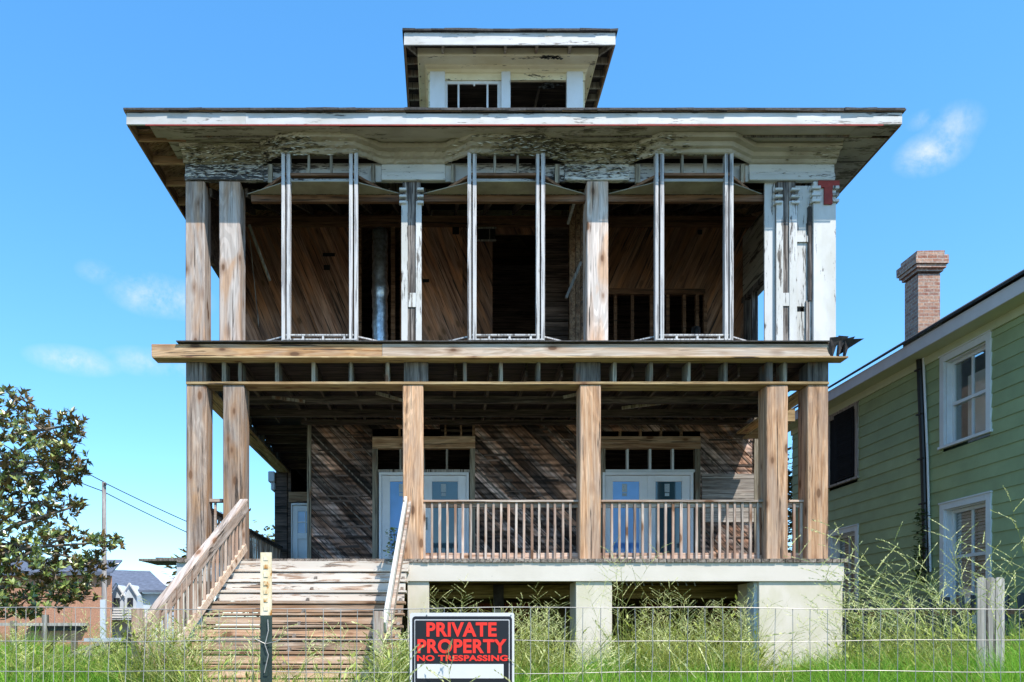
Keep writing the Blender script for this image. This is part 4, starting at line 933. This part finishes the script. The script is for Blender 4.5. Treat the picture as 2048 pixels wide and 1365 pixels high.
for i, px in enumerate(vx):
    lean = -.02-.03*random.random() if px < 350 else random.uniform(-.012,.014); xx = X(px,FD); b = MB()
    pts = [(xx+lean*t*1.2+.004*math.sin(t*9+i)+random.uniform(-.0025,.0025), FD-.004+.008*math.sin(i+t*3), zz[0]+wob(0)(xx)+(zz[-1]-zz[0])*t) for t in [j/14 for j in range(15)]]
    b.tube(pts, .0019, 4); b.build('vertical_wire', m_wire, wf)
b = MB(); tx0, tx1 = X(521,FD-.06), X(543,FD-.06); tc_ = (tx0+tx1)/2; y = FD-.06
def tsec(z0, z1, mb): mb.box(tx0, tx1, y, y+.007, z0, z1, j=.0008); mb.box(tc_-.005, tc_+.005, y+.007, y+.045, z0, z1, j=.001)
tsec(-1.3, Z(1231,FD), b); tp = b.build('steel_post', m_tpost_g, wf, label='dark green studded steel post with rusty cream top')
b = MB(); tsec(Z(1231,FD), Z(1108,FD), b); 

for k in range(7): b.box(tc_-.010, tc_+.010, y-.004, y, Z(1222,FD)+k*.045, Z(1222,FD)+k*.045+.02)
b.build('post_top', m_tpost_w, tp)
b = MB()
for k in range(16): b.box(tc_-.010, tc_+.010, y-.008, y, -1.2+k*.075, -1.2+k*.075+.03)
b.each('post_stud', m_tpost_g, tp)
b = MB(); b.tube([(tc_-.06,FD,Z(1285,FD)),(tc_-.055,y-.02,Z(1278,FD)),(tc_,y-.012,Z(1288,FD)),(tc_+.05,y-.02,Z(1284,FD)),(tc_+.07,FD,Z(1279,FD))], .0028, 5)
b.tube([(tc_+.012,y-.012,Z(1240,FD)),(tc_+.016,y-.014,Z(1262,FD)),(tc_-.002,y-.016,Z(1290,FD)),(tc_+.016,y-.014,Z(1310,FD)),(tc_-.006,y-.013,Z(1345,FD))], .0026, 5); b.each('tie_wire', m_wire, tp)
# sign
SD = FD-.02
sg = thing('warning_sign', (X(924,SD), SD, Z(1400,SD)), 'black and white sign with red letters reading PRIVATE PROPERTY NO TRESPASSING', 'sign')
def rrect(x0, x1, z0, z1, r, n=6):
    o = []
    for (cx_, cz_, a0) in ((x1-r,z0+r,-90),(x1-r,z1-r,0),(x0+r,z1-r,90),(x0+r,z0+r,180)):
        for k in range(n+1): a = R(a0+90*k/n); o.append((cx_+r*math.cos(a), cz_+r*math.sin(a)))
    return o
def plate(name, px0, px1, py0, py1, r, lay, mat, th=.0015, shear=0):
    b = MB(); b.prism([(x+shear*0, SD-lay*.0012-.001, z) for x, z in rrect(X(px0,SD), X(px1,SD), Z(py1,SD), Z(py0,SD), r)], (0, th, 0)); return b.build(name, mat, sg)
plate('sign_board', 820, 1028.5, 1226, 1392, .012, 0, m_signwht, .003)
plate('black_panel', 824.5, 1024, 1233, 1386, .018, 1.5, m_signblk)
plate('white_line', 829, 1019, 1239.5, 1381, .006, 3, m_signline)
plate('inner_panel', 830.5, 1017.5, 1241.2, 1379.5, .005, 4.3, m_signblk)
plate('blank_name_box', 834.5, 1007, 1328.5, 1357, .002, 5.6, m_signwht)
def text(s, px0, px1, py0, py1, bold, sx=1):
    cu_ = bpy.data.curves.new('t', 'FONT'); cu_.body = s; cu_.offset = bold; cu_.extrude = .0; cu_.align_x = 'LEFT'; cu_.space_character = 1.06
    ob = bpy.data.objects.new('t', cu_); COL.objects.link(ob); dg = bpy.context.evaluated_depsgraph_get(); me = bpy.data.meshes.new_from_object(ob.evaluated_get(dg))
    co = np.array([v.co[:] for v in me.vertices]); fs = [tuple(p.vertices) for p in me.polygons]; bpy.data.objects.remove(ob)
    mn, mx = co.min(0), co.max(0); u = (co-mn)/(mx-mn+1e-9)
    X0, X1, Z0, Z1 = X(px0,SD), X(px1,SD), Z(py1,SD), Z(py0,SD); b = MB()
    b.add([(X0+(X1-X0)*p[0], SD-.0095, Z0+(Z1-Z0)*p[1]) for p in u], fs, .5); return b.build('lettering', m_signred, sg)
text('PRIVATE', 853, 993, 1245, 1274, .035); text('PROPERTY', 835, 1013, 1278.5, 1307, .035); text('NO TRESPASSING', 834, 1015, 1310.5, 1322.5, .04)
b = MB()
for px, py in ((853.5,1231),(1022,1231)): b.tube([(X(px,SD), SD-.006, Z(py,SD)), (X(px,SD), SD-.001, Z(py,SD))], .004, 8)
b.each('screw_head', m_metal, sg)

# ================================================================== LEFT BACKGROUND
bb = thing('brick_building', (-26, 45, -.95), 'long orange brick building behind the magnolia and wire fence', 'building')
D1 = 45; b = MB(); b.prism([(X(-420,D1), D1, -1), (X(224,D1), D1, -1), (X(224,D1+10)-.3, D1+10, -1), (X(-420,D1), D1+10, -1)], (0, 0, Z(1152,D1)+1)); b.build('brick_wall', m_brickfar, bb)
b = MB(); b.prism([(X(-420,D1)-.3, D1-.4, Z(1152,D1)), (X(226,D1), D1-.4, Z(1152,D1)), (X(226,D1+10)-.3, D1+10.4, Z(1152,D1)), (X(-420,D1)-.3, D1+10.4, Z(1152,D1))], (0, 0, .12)); b.prism([(X(-420,D1)-.3, D1-.4, Z(1148,D1)), (X(230,D1), D1-.4, Z(1148,D1)), (X(225,D1)-1.5, D1+5, Z(1148,D1)+1.2), (X(-420,D1), D1+5, Z(1148,D1)+1.2)], (0,0,.1)); b.build('roof', m_roofgrey, bb)
b = MB(); b.box(X(60,D1), X(175,D1), D1-.5, D1-.05, Z(1253,D1), Z(1247,D1)); b.box(X(60,D1), X(175,D1), D1-.06, D1-.01, Z(1262,D1), Z(1254,D1)); b.each('window_strip', m_fardark, bb)
gh = thing('gabled_house', (X(250,52), 52, -.95), 'pale grey house with two small front gables and dark slate roof', 'house')
D2 = 52; x0, x1 = X(222,D2), X(330,D2); b = MB(); b.box(x0, x1, D2, D2+9, -.9, Z(1188,D2)); b.build('wall', m_sideblue, gh)
b = MB(); b.prism([(x0-.8, D2-.5, Z(1186,D2)), (X(345,D2), D2-.5, Z(1186,D2)), (X(300,D2+5), D2+5, Z(1160,D2+5)+.5), (X(190,D2+5), D2+5, Z(1143,D2+5))], (0,0,.15)); b.prism([(X(345,D2), D2-.5, Z(1186,D2)), (X(345,D2+9), D2+9.5, Z(1186,D2)), (X(300,D2+5), D2+5, Z(1160,D2+5)+.5)], (0,0,.15)); b.build('roof', m_roofgrey, gh)
for (pa, pb) in ((222, 247), (249, 273)):
    a, c = X(pa,D2-1.2), X(pb,D2-1.2); m_ = (a+c)/2; zt_, zs = Z(1170,D2-1.2), Z(1190,D2-1.2); b = MB()
    b.prism([(a, D2-1.2, Z(1240,D2-1.2)), (c, D2-1.2, Z(1240,D2-1.2)), (c, D2-1.2, zs), (m_, D2-1.2, zt_), (a, D2-1.2, zs)], (0, 1.3, 0)); ga = b.build('front_gable', m_sideblue, gh)
    b = MB(); b.beam((a-.15, D2-1.35, zs-.1), (m_, D2-1.35, zt_+.1), .09, .07); b.beam((c+.15, D2-1.35, zs-.1), (m_, D2-1.35, zt_+.1), .09, .07); b.each('barge_board', m_farwhite, ga)
    b = MB(); b.box(m_-.18, m_+.18, D2-1.26, D2-1.205, Z(1214,D2), Z(1198,D2)); b.build('gable_window', m_fardark, ga)
    b = MB()
    for k in range(4): b.box(a+.05, c-.05, D2-1.25, D2-1.205, Z(1222+k*5,D2), Z(1219.5+k*5,D2))
    b.build('gable_louvre', m_farwhite, ga)
fh = thing('distant_house', (X(315,80), 80, -.95), 'small far white house with a grey roof beside the stair rail', 'house')
b = MB(); b.box(X(285,80), X(370,80), 80, 88, -.9, Z(1172,80)); b.build('wall', m_farwhite, fh); b = MB(); b.prism([(X(272,80),79,Z(1172,80)),(X(380,80),79,Z(1172,80)),(X(370,80),84,Z(1158,84)),(X(280,80),84,Z(1158,84))], (0,0,.2)); b.build('roof', m_fasciag, fh)
b = MB(); b.prism([(X(298,78),78.5,Z(1176,78)),(X(318,78),78.5,Z(1176,78)),(X(308,78),78.5,Z(1158,78))], (0,2,0)); b.build('dormer', m_farwhite, fh); b = MB(); b.box(X(305,78), X(311,78), 78.4, 78.5, Z(1174,78), Z(1166,78)); b.build('dormer_window', m_fardark, fh)
DP = 34; up_ = thing('utility_pole', (X(208,DP), DP, -.95), 'weathered wooden utility pole rising behind the magnolia branch', 'pole')
b = MB(); b.tube([(X(208,DP), DP, -1), (X(208.5,DP), DP, Z(1120,DP)), (X(208,DP), DP, Z(965,DP))], [.12,.105,.09], 10); b.build('pole_shaft', m_pole, up_)
b = MB(); b.box(X(203,DP), X(213,DP), DP-.14, DP-.1, Z(1290,DP), Z(1200,DP)); b.build('pole_sleeve', m_sideblue, up_)
b = MB(); b.tube([(X(211,DP), DP-.12, Z(968,DP)), (X(214,DP), DP-.12, Z(972,DP))], .05, 8); b.build('insulator', m_cable, up_)
def wire(p, q, sag, lab):
    n = 14; b = MB(); b.tube([(p[0]+(q[0]-p[0])*i/n, p[1]+(q[1]-p[1])*i/n, p[2]+(q[2]-p[2])*i/n-sag*4*(i/n)*(1-i/n)) for i in range(n+1)], .022, 5); tag(b.build('power_line', m_cable), lab, 'cable', 'power lines on the utility pole')
wire((X(-60,30),30,Z(790,30)), (X(209,DP),DP,Z(965,DP)), .2, 'upper power line coming to the pole top over the magnolia')
wire((X(209,DP),DP,Z(966,DP)), (X(620,40),40,Z(1140,40)), .2, 'upper power line running from the pole top towards the burnt house')
wire((X(-60,30),30,Z(850,30)), (X(209,DP),DP,Z(984,DP)), .2, 'lower power line coming to the pole behind the magnolia')
wire((X(209,DP),DP,Z(985,DP)), (X(620,40),40,Z(1165,40)), .2, 'lower power line running from the pole towards the burnt house')
lf_ = thing('low_fence', (X(80,14), 14, -.95), 'low post and rail fence below the magnolia with one white-topped post', 'fence')
for px, yt in ((-30,1245),(20,1242),(84,1230),(142,1262)):
    b = MB(); b.box(X(px,14), X(px+9,14), 14, 14.09, -1, Z(yt,14)); b.build('fence_post', m_picket if px == 84 else m_crip, lf_)
b = MB(); b.box(X(-60,14), X(176,14), 14.0, 14.04, Z(1252,14), Z(1246.5,14)); b.box(X(-60,14), X(140,14), 14.0, 14.04, Z(1316,14), Z(1309,14)); b.each('fence_rail', m_picket, lf_)
slab_ = MB(); slab_.box(X(168,13), X(262,13), 13.0, 13.9, Z(1283,13), Z(1277,13)); o = slab_.build('concrete_slab', plain('pale_concrete', (.42,.46,.50), .8, .15, 4)); tag(o, 'pale concrete slab lying above burnt debris', 'slab')
dp = thing('debris_pile', (X(210,12.2), 12.2, -.95), 'heap of charred boards and scraps in the grass left of the stairs', 'debris')
for i in range(26):
    c = Vector((X(random.uniform(130,310),12.2), 12.2+random.uniform(-.6,.6), random.uniform(-.75,-.12))); a = random.uniform(0, 3.1); v = Vector((math.cos(a), random.uniform(-.3,.3), math.sin(a)*.35))*random.uniform(.2,.5); b = MB(); b.beam(c-v, c+v, random.uniform(.05,.14), random.uniform(.02,.06)); b.build('charred_board', m_char if i % 5 else m_picket, dp)

# ================================================================== FOLIAGE (numpy instancing into single meshes)
def np_build(name, V, F, rn, mat, parent=None, smooth=False):
    me = bpy.data.meshes.new(name); nv, nf = len(V), len(F)
    V = V.copy(); V[:, 2] += EYE
    me.vertices.add(nv); me.vertices.foreach_set('co', V.astype(np.float32).ravel())
    me.loops.add(nf*4); me.loops.foreach_set('vertex_index', F.astype(np.int32).ravel())
    me.polygons.add(nf); me.polygons.foreach_set('loop_start', np.arange(0, nf*4, 4, dtype=np.int32)); me.polygons.foreach_set('loop_total', np.full(nf, 4, dtype=np.int32))
    me.update(); at = me.attributes.new('rnd', 'FLOAT', 'FACE'); at.data.foreach_set('value', rn.astype(np.float32))
    me.materials.append(mat); me.validate()
    o = bpy.data.objects.new(name, me); COL.objects.link(o)
    if parent is not None: o.parent = parent; o.matrix_parent_inverse = Matrix.Translation(-ROOTLOC[parent.name])
    return o
class Quads:
    def __init__(s): s.V = []; s.F = []; s.R = []; s.n = 0
    def ribbons(s, base, direc, side, length, width, bend, r, seg=4, taper=True):
        """N curved ribbons; base/direc/side Nx3"""
        N = len(base); ts = np.linspace(0, 1, seg+1); rows = []
        for t in ts:
            c = base + direc*(length*t)[:, None] + bend*((length*t*t)[:, None])
            w = width*(1-t*.93 if taper else 1-.0*t)
            rows.append(np.stack([c-side*(w/2)[:, None], c+side*(w/2)[:, None]], 1))
        P = np.stack(rows, 1).reshape(N, -1, 3); k = 2*(seg+1)
        f = np.array([[2*i, 2*i+1, 2*i+3, 2*i+2] for i in range(seg)])
        F = (np.arange(N)*k)[:, None, None] + f[None] + s.n
        s.V.append(P.reshape(-1, 3)); s.F.append(F.reshape(-1, 4)); s.R.append(np.repeat(r, seg)); s.n += N*k
    def diamonds(s, c, t, u, r):
        N = len(c); P = np.stack([c, c+t*.5+u, c+t, c+t*.5-u], 1).reshape(-1, 3)
        s.V.append(P); s.F.append((np.arange(N)*4)[:, None]+np.arange(4)[None]+s.n); s.R.append(r); s.n += N*4
    def build(s, name, mat, parent=None):
        return np_build(name, np.concatenate(s.V), np.concatenate(s.F), np.concatenate(s.R), mat, parent)
def unit(a): return a/np.maximum(np.linalg.norm(a, axis=1), 1e-6)[:, None]
def gzn(y): t = np.clip((y-4)/4, 0, 1); t = t*t*(3-2*t); return -1.3+.35*t
def blades(Q, x, y, h, w, lean=.35, r=None):
    N = len(x); a = RND.uniform(0, 2*np.pi, N); base = np.stack([x, y, gzn(y)], 1)
    d = unit(np.stack([np.cos(a)*lean*RND.random(N), np.sin(a)*lean*RND.random(N), np.ones(N)], 1))
    b = a+RND.uniform(-1, 1, N); side = np.stack([np.cos(b+1.57), np.sin(b+1.57), np.zeros(N)], 1)
    m = RND.uniform(.1, .75, N); bend = np.stack([np.cos(a)*m, np.sin(a)*m, -m*.55], 1)
    Q.ribbons(base, d, side, h, w, bend, RND.random(N) if r is None else r)
def scatter(n, px0, px1, d0, d1):
    d = RND.uniform(d0, d1, n); return (RND.uniform(px0, px1, n)-885)/1540*d, d
Q = Quads()
def patch(n, px0, px1, d0, d1, ytop, jit=14, wmin=.008, wmax=.016, lean=.35):
    x, y = scatter(n, px0, px1, d0, d1)
    # clumpy height field, real heights in metres
    zt = (1268-ytop)/1540*y + RND.normal(0, jit, n)/1540*y
    cl = .5+.5*np.sin(x*3.1+y*1.7)*np.sin(x*1.3-y*2.3); h = (zt-gzn(y))*(.72+.28*cl)*RND.uniform(.75, 1.08, n)/.9
    blades(Q, x, y, np.clip(h, .15, 1.6), RND.uniform(wmin, wmax, n), lean)
patch(15000, 1660, 2260, 6.5, 10, 1290); patch(7000, 2000, 2260, 6.0, 8.5, 1240, 18)
patch(9000, 1160, 1700, 8.5, 12, 1318); patch(4500, 1180, 1320, 10.5, 12.3, 1298); patch(3500, 1420, 1500, 10.5, 12.3, 1310)
patch(6000, 820, 1180, 8.5, 12, 1322); patch(4000, 1600, 1700, 10, 12.2, 1310)
patch(9000, -160, 330, 8.5, 12.5, 1312, 16); patch(4000, 120, 330, 10, 15, 1292, 20); patch(2500, 30, 70, 12, 15, 1250, 16); patch(5000, -160, 140, 12.5, 20, 1290, 12)
patch(3500, 330, 820, 6.5, 8.6, 1352, 12); patch(2200, 790, 830, 9, 12, 1290, 16, lean=.2)
# sparse low cover everywhere so that other viewpoints are not bare
x, y = scatter(26000, -500, 2500, 4.6, 12); blades(Q, x, y, RND.uniform(.25, .62, len(x)), RND.uniform(.008,.016,len(x)), .6)
x, y = scatter(9000, -500, 2500, 1.5, 4.6); blades(Q, x, y, RND.uniform(.1, .3, len(x)), RND.uniform(.006,.012,len(x)), .6)
x = RND.uniform(-30, -5, 22000); y = RND.uniform(12, 50, 22000); blades(Q, x, y, RND.uniform(.25,.6,len(x)), RND.uniform(.02,.05,len(x)), .6)
tag(Q.build('grass', m_grass), 'bright green uncut grass along the bottom of the yard', 'grass', kind='stuff')
# tall seedhead grass
Q = Quads()
def seedgrass(n, px0, px1, d0, d1, ytop, jit, leanx=0.0, leans=.25, leafn=3, dense=True):
    x, y = scatter(n, px0, px1, d0, d1); zt = (1268-ytop)/1540*y + RND.normal(0, jit, n)/1540*y
    base = np.stack([x, y, gzn(y)], 1); h = np.clip(zt-base[:, 2], .4, 2.6)
    a = RND.uniform(0, 2*np.pi, n); d = unit(np.stack([leanx+np.cos(a)*leans*RND.random(n), np.sin(a)*leans*RND.random(n), np.ones(n)], 1))
    bend = np.stack([leanx*.6+np.cos(a)*.15, np.sin(a)*.15, -.08*np.ones(n)], 1); L = h/(d[:, 2]+bend[:, 2])
    sd = unit(np.cross(d, np.array([0, 1., .1]))); sd2 = unit(np.cross(d, sd)); r0 = RND.uniform(.35, .85, n)
    for s_ in (sd, sd2): Q.ribbons(base, d, s_, L, np.full(n, .008), bend, r0, 6)
    at = lambda t: base + d*(L*t)[:, None] + bend*((L*t*t)[:, None])
    for k in range(leafn):
        t = RND.uniform(.12, .7, n); c = at(t); g_ = RND.uniform(0, 2*np.pi, n); dd = unit(np.stack([np.cos(g_)*.8, np.sin(g_)*.8, RND.uniform(.5, 1.4, n)], 1)); s2 = unit(np.cross(dd, np.array([0,0,1.])))
        m = RND.uniform(.3, .9, n); bd = np.stack([np.cos(g_)*m*.5, np.sin(g_)*m*.5, -m], 1)
        Q.ribbons(c, dd, s2, RND.uniform(.18, .5, n), RND.uniform(.006, .011, n), bd, RND.uniform(.1, .7, n), 4)
    nb = 9
    for k in range(nb):
        t = np.full(n, .70+.30*k/nb); c = at(t); g_ = RND.uniform(0, 2*np.pi, n); tip = 1-.6*k/nb
        tan = unit(d + 2*bend*t[:, None]); rad = np.stack([np.cos(g_), np.sin(g_)*.8, RND.uniform(-.1, .3, n)], 1); dd = unit(tan*.7+rad*.95)
        ln = L*RND.uniform(.10, .19, n)*tip+.03; s2 = unit(np.cross(dd, np.array([.1, 1., .2]))); bd = dd*0+np.array([0,0,-.12])
        Q.ribbons(c, dd, s2, ln, np.full(n, .0042), bd, RND.uniform(.6, 1, n), 3)
        for j in range(9):
            tj = (j+.7)/9.5; p = c+dd*(ln*tj)[:, None]+bd*(ln*tj*tj)[:, None]; u = unit(dd+RND.normal(0, .16, (n, 3)))*RND.uniform(.018, .030, n)[:, None]
            v = unit(np.cross(u, RND.normal(0, 1, (n, 3))))*.0044; Q.diamonds(p, u, v, RND.uniform(.7, 1, n))
seedgrass(30, 1715, 2080, 8.0, 11, 1222, 30, -.25, .35); seedgrass(15, 1900, 2120, 5.5, 7.5, 1140, 34, -.30, .3); seedgrass(9, 1990, 2140, 5.2, 6.5, 1066, 22, -.28, .25); seedgrass(17, 1720, 1950, 7.5, 10, 1192, 20, -.32, .3)
seedgrass(50, 1230, 1510, 10.9, 12.3, 1205, 22, 0, .25); seedgrass(45, 1235, 1505, 9.6, 11.5, 1262, 26, 0, .3, 5)
seedgrass(30, 885, 1145, 10.6, 12.2, 1205, 22, .0, .25); seedgrass(40, 1025, 1145, 9.6, 11.5, 1258, 25, 0, .3, 5)
seedgrass(22, 330, 800, 6.2, 8.4, 1268, 30, 0, .5); seedgrass(10, 1158, 1225, 7.5, 9, 1300, 22, 0, .25, 1)
seedgrass(30, -20, 320, 9.5, 11.5, 1275, 24, 0, .4, 5); seedgrass(24, 270, 400, 8.7, 9.4, 1245, 22, 0, .3, 5); seedgrass(14, 760, 812, 8.0, 9.2, 1285, 25, 0, .3, 4)
seedgrass(4, 1165, 1260, 9, 10, 1085, 20, .1, .3, 1); seedgrass(5, 830, 1030, 3.6, 4.0, 1262, 26, .2, .6, 1); seedgrass(12, 1530, 1680, 10, 12, 1290, 20, .1, .4, 2)
# leafy stems, no seedheads
def leafy(n, px0, px1, d0, d1, ytop, jit):
    x, y = scatter(n, px0, px1, d0, d1); zt = (1268-ytop)/1540*y + RND.normal(0, jit, n)/1540*y; blades(Q, x, y, np.clip((zt-gzn(y))*1.15, .3, 2.2), RND.uniform(.012,.02,n), .5, RND.uniform(.2,.9,n))
leafy(1000, 1228, 1512, 10.0, 12.3, 1258, 24); leafy(700, 875, 1148, 10, 12.2, 1262, 24); leafy(800, 1700, 2120, 8, 11, 1256, 26); leafy(330, 330, 800, 6.4, 8.4, 1312, 26); leafy(700, -40, 330, 9.5, 12, 1288, 20); leafy(260, 255, 400, 8.6, 9.3, 1258, 18); leafy(200, 765, 815, 8, 9.2, 1290, 20); leafy(60, 1160, 1220, 8, 10, 1325, 14); leafy(120, 1540, 1690, 9, 12, 1320, 14)
def herbs(n, px0, px1, d0, d1, ytop, jit, lw=.03):
    x, y = scatter(n, px0, px1, d0, d1); zt = (1268-ytop)/1540*y + RND.normal(0, jit, n)/1540*y; h = np.clip(zt-gzn(y), .4, 2.2)
    base = np.stack([x, y, gzn(y)], 1); a = RND.uniform(0, 6.28, n); d = unit(np.stack([np.cos(a)*.25, np.sin(a)*.2, np.ones(n)], 1)); bend = d*0; sd = unit(np.cross(d, np.array([0,1.,.1])))
    Q.ribbons(base, d, sd, h, np.full(n, .012), bend, RND.uniform(.0,.5,n), 3)
    for k in range(13):
        t = RND.uniform(.35, 1, n); c = base+d*(h*t)[:, None]; g_ = RND.uniform(0, 6.28, n); dd = unit(np.stack([np.cos(g_), np.sin(g_), RND.uniform(-.2, .9, n)], 1)); s2 = unit(np.cross(dd, np.array([.1,.1,1.])))
        ln = RND.uniform(.07, .20, n); Q.diamonds(c, dd*ln[:, None], s2*(RND.uniform(.25,.6,n)*lw)[:, None], RND.uniform(.05,.75,n))
herbs(150, 1230, 1510, 10.2, 12.3, 1265, 28); herbs(120, 880, 1145, 10.2, 12.2, 1270, 28); herbs(210, 1700, 2120, 7.5, 11, 1262, 32); herbs(130, -40, 330, 9.2, 12, 1292, 22); herbs(60, 255, 400, 8.6, 9.3, 1262, 20); herbs(45, 765, 815, 8, 9.2, 1290, 20); herbs(50, 330, 800, 6.4, 8.2, 1322, 20); herbs(40, 1540, 1690, 9.5, 12, 1318, 12)
tag(Q.build('tall_weeds', m_weed), 'tall yellow-green grass with feathery seedheads in front of the house', 'weeds', kind='stuff')

# magnolia
MD = 15.0
mg = thing('magnolia_tree', (-9.6, MD, -.95), 'glossy dark magnolia tree with brown leaf undersides at the left edge', 'tree')
lobes = [(-10,835,60,48),(30,800,26,26),(95,862,62,38),(145,850,22,28),(40,930,110,60),(128,925,48,42),(60,1005,95,42),(160,940,12,10),(30,1090,100,60),(130,1075,45,24),(205,1085,42,15),(110,1145,95,42),(185,1125,38,22),(60,1195,95,34),(150,1190,45,18),(30,1230,50,16),(-80,930,110,110),(-90,1110,110,110),(-190,980,100,150),(-200,1130,90,110),(160,1010,10,6)]
Q = Quads(); br = MB()
tr = [(-9.6,MD,-1.0),(-9.55,MD,.5),(-9.7,MD,2.0),(-9.5,MD,3.6)]
br.tube(tr, [.17,.14,.11,.07], 9); br.build('trunk', m_bark, mg); br = MB()
tot = 0
for (px, py, rx, ry) in lobes:
    c = np.array([X(px,MD), MD, Z(py,MD)]); rxm, rym = rx/1540*MD, ry/1540*MD; n = int(rx*ry*.028)+6
    th = RND.normal(0, 1, (n, 3)); th = unit(th)*(RND.random(n)**.33)[:, None]; P0 = c+th*np.array([rxm, min(1.1, (rxm+.2)), rym])
    s0 = Vector(tr[2]).lerp(Vector(tr[3]), random.random()) if py < 1000 else Vector(tr[1]).lerp(Vector(tr[2]), random.random())
    mid = s0.lerp(Vector(c), .5)+Vector((0,0,.15)); br.tube([s0, mid, Vector(c)], [.05,.035,.018], 6)
    for k in range(min(10, n)): br.tube([Vector(c), Vector(c).lerp(Vector(P0[k]), .5)+Vector((0,0,-.03)), Vector(P0[k])], [.013,.010,.006], 4)
    for i in range(n):
        m = RND.integers(6, 10); ax = unit((P0[i:i+1]-c)*.8+np.array([[0,0,.55]])+RND.normal(0,.25,(1,3)))[0]
        g_ = RND.uniform(0, 6.28)+np.arange(m)*2.4; e1 = np.cross(ax, [0,.3,1.]); e1 /= np.linalg.norm(e1)+1e-6; e2 = np.cross(ax, e1)
        sp = RND.uniform(.35, 1.15, m)[:, None]; D_ = unit(ax[None]*.7+(np.cos(g_)[:,None]*e1+np.sin(g_)[:,None]*e2)*sp)
        ln = RND.uniform(.10, .175, m); s2 = unit(np.cross(D_, ax[None]+RND.normal(0,.15,(m,3)))); N_ = np.cross(s2, D_)
        b0 = np.repeat(P0[i:i+1], m, 0)-ax[None]*RND.uniform(0,.06,m)[:,None]; wd = ln*.40; rr = RND.random(m)
        # two half-leaf quads each with a keel
        tipv = b0+D_*ln[:,None]-N_*(ln*.12)[:,None]; midv = b0+D_*(ln*.5)[:,None]
        for sgn in (1,-1):
            e = midv+sgn*s2*(wd/2)[:,None]+N_*(wd*.14)[:,None]
            Vv = np.stack([b0, e, tipv, midv] if sgn > 0 else [b0, midv, tipv, e], 1).reshape(-1,3); Q.V.append(Vv); Q.F.append((np.arange(m)*4)[:,None]+np.arange(4)[None]+Q.n); Q.R.append(rr); Q.n += m*4
br.build('branches', m_bark, mg); Q.build('crown', m_mag, mg)
# small tree between the houses, shrub behind the porch, vine on stair rail
def smalltree(name, x, y, z0, z1, rad, n, lab, cat, size=.12, top=True):
    t = thing(name, (x, y, z0), lab, cat); b = MB(); b.tube([(x,y,z0),(x+.05,y,(z0+z1)/2),(x,y,z1-.3)], [.09,.06,.03], 7)
    cs = [(x+random.uniform(-1,1)*rad*.7, y+random.uniform(-1,1)*rad*.7, z0+(z1-z0)*random.uniform(.35 if top else .1,.95)) for _ in range(14)]
    for c in cs: b.tube([(x, y, c[2]-.4), c], [.03,.01], 5)
    b.build('trunk', m_bark, t); f = MB()
    def cf():
        c = random.choice(cs); s = rad*.45; return (c[0]+random.gauss(0,s*.6), c[1]+random.gauss(0,s*.6), c[2]+random.gauss(0,s*.5))
    leaves(f, n, cf, size); f.build('crown', m_mag, t)
smalltree('slender_tree', X(1560,23.5), 23.5, -.95, Z(870,23.5), .8, 2600, 'dark leafy tree seen between the right porch posts', 'tree', .2)
smalltree('background_shrub', X(522,30), 30, -.95, Z(1055,30), 1.3, 1600, 'leafy bush showing above the side porch railing', 'shrub', .26)
smalltree('leafy_bush', X(375,26), 26, -.95, Z(1095,26), .6, 700, 'small dark bush top beside the first porch post', 'shrub', .22)
v = MB(); leaves(v, 190, lambda: (lambda t: (X(787+random.gauss(0,7),12.0), 12.0+random.uniform(-.1,.1), Z(1125-t*70,12)))(random.random()), .07)
v.tube([(X(785,12),12,-.3),(X(790,12),12,Z(1120,12)),(X(788,12),12,Z(1055,12))], .006, 4); tag(v.build('climbing_weed', m_leaf), 'thin green weed climbing beside the white stair rail', 'weed')
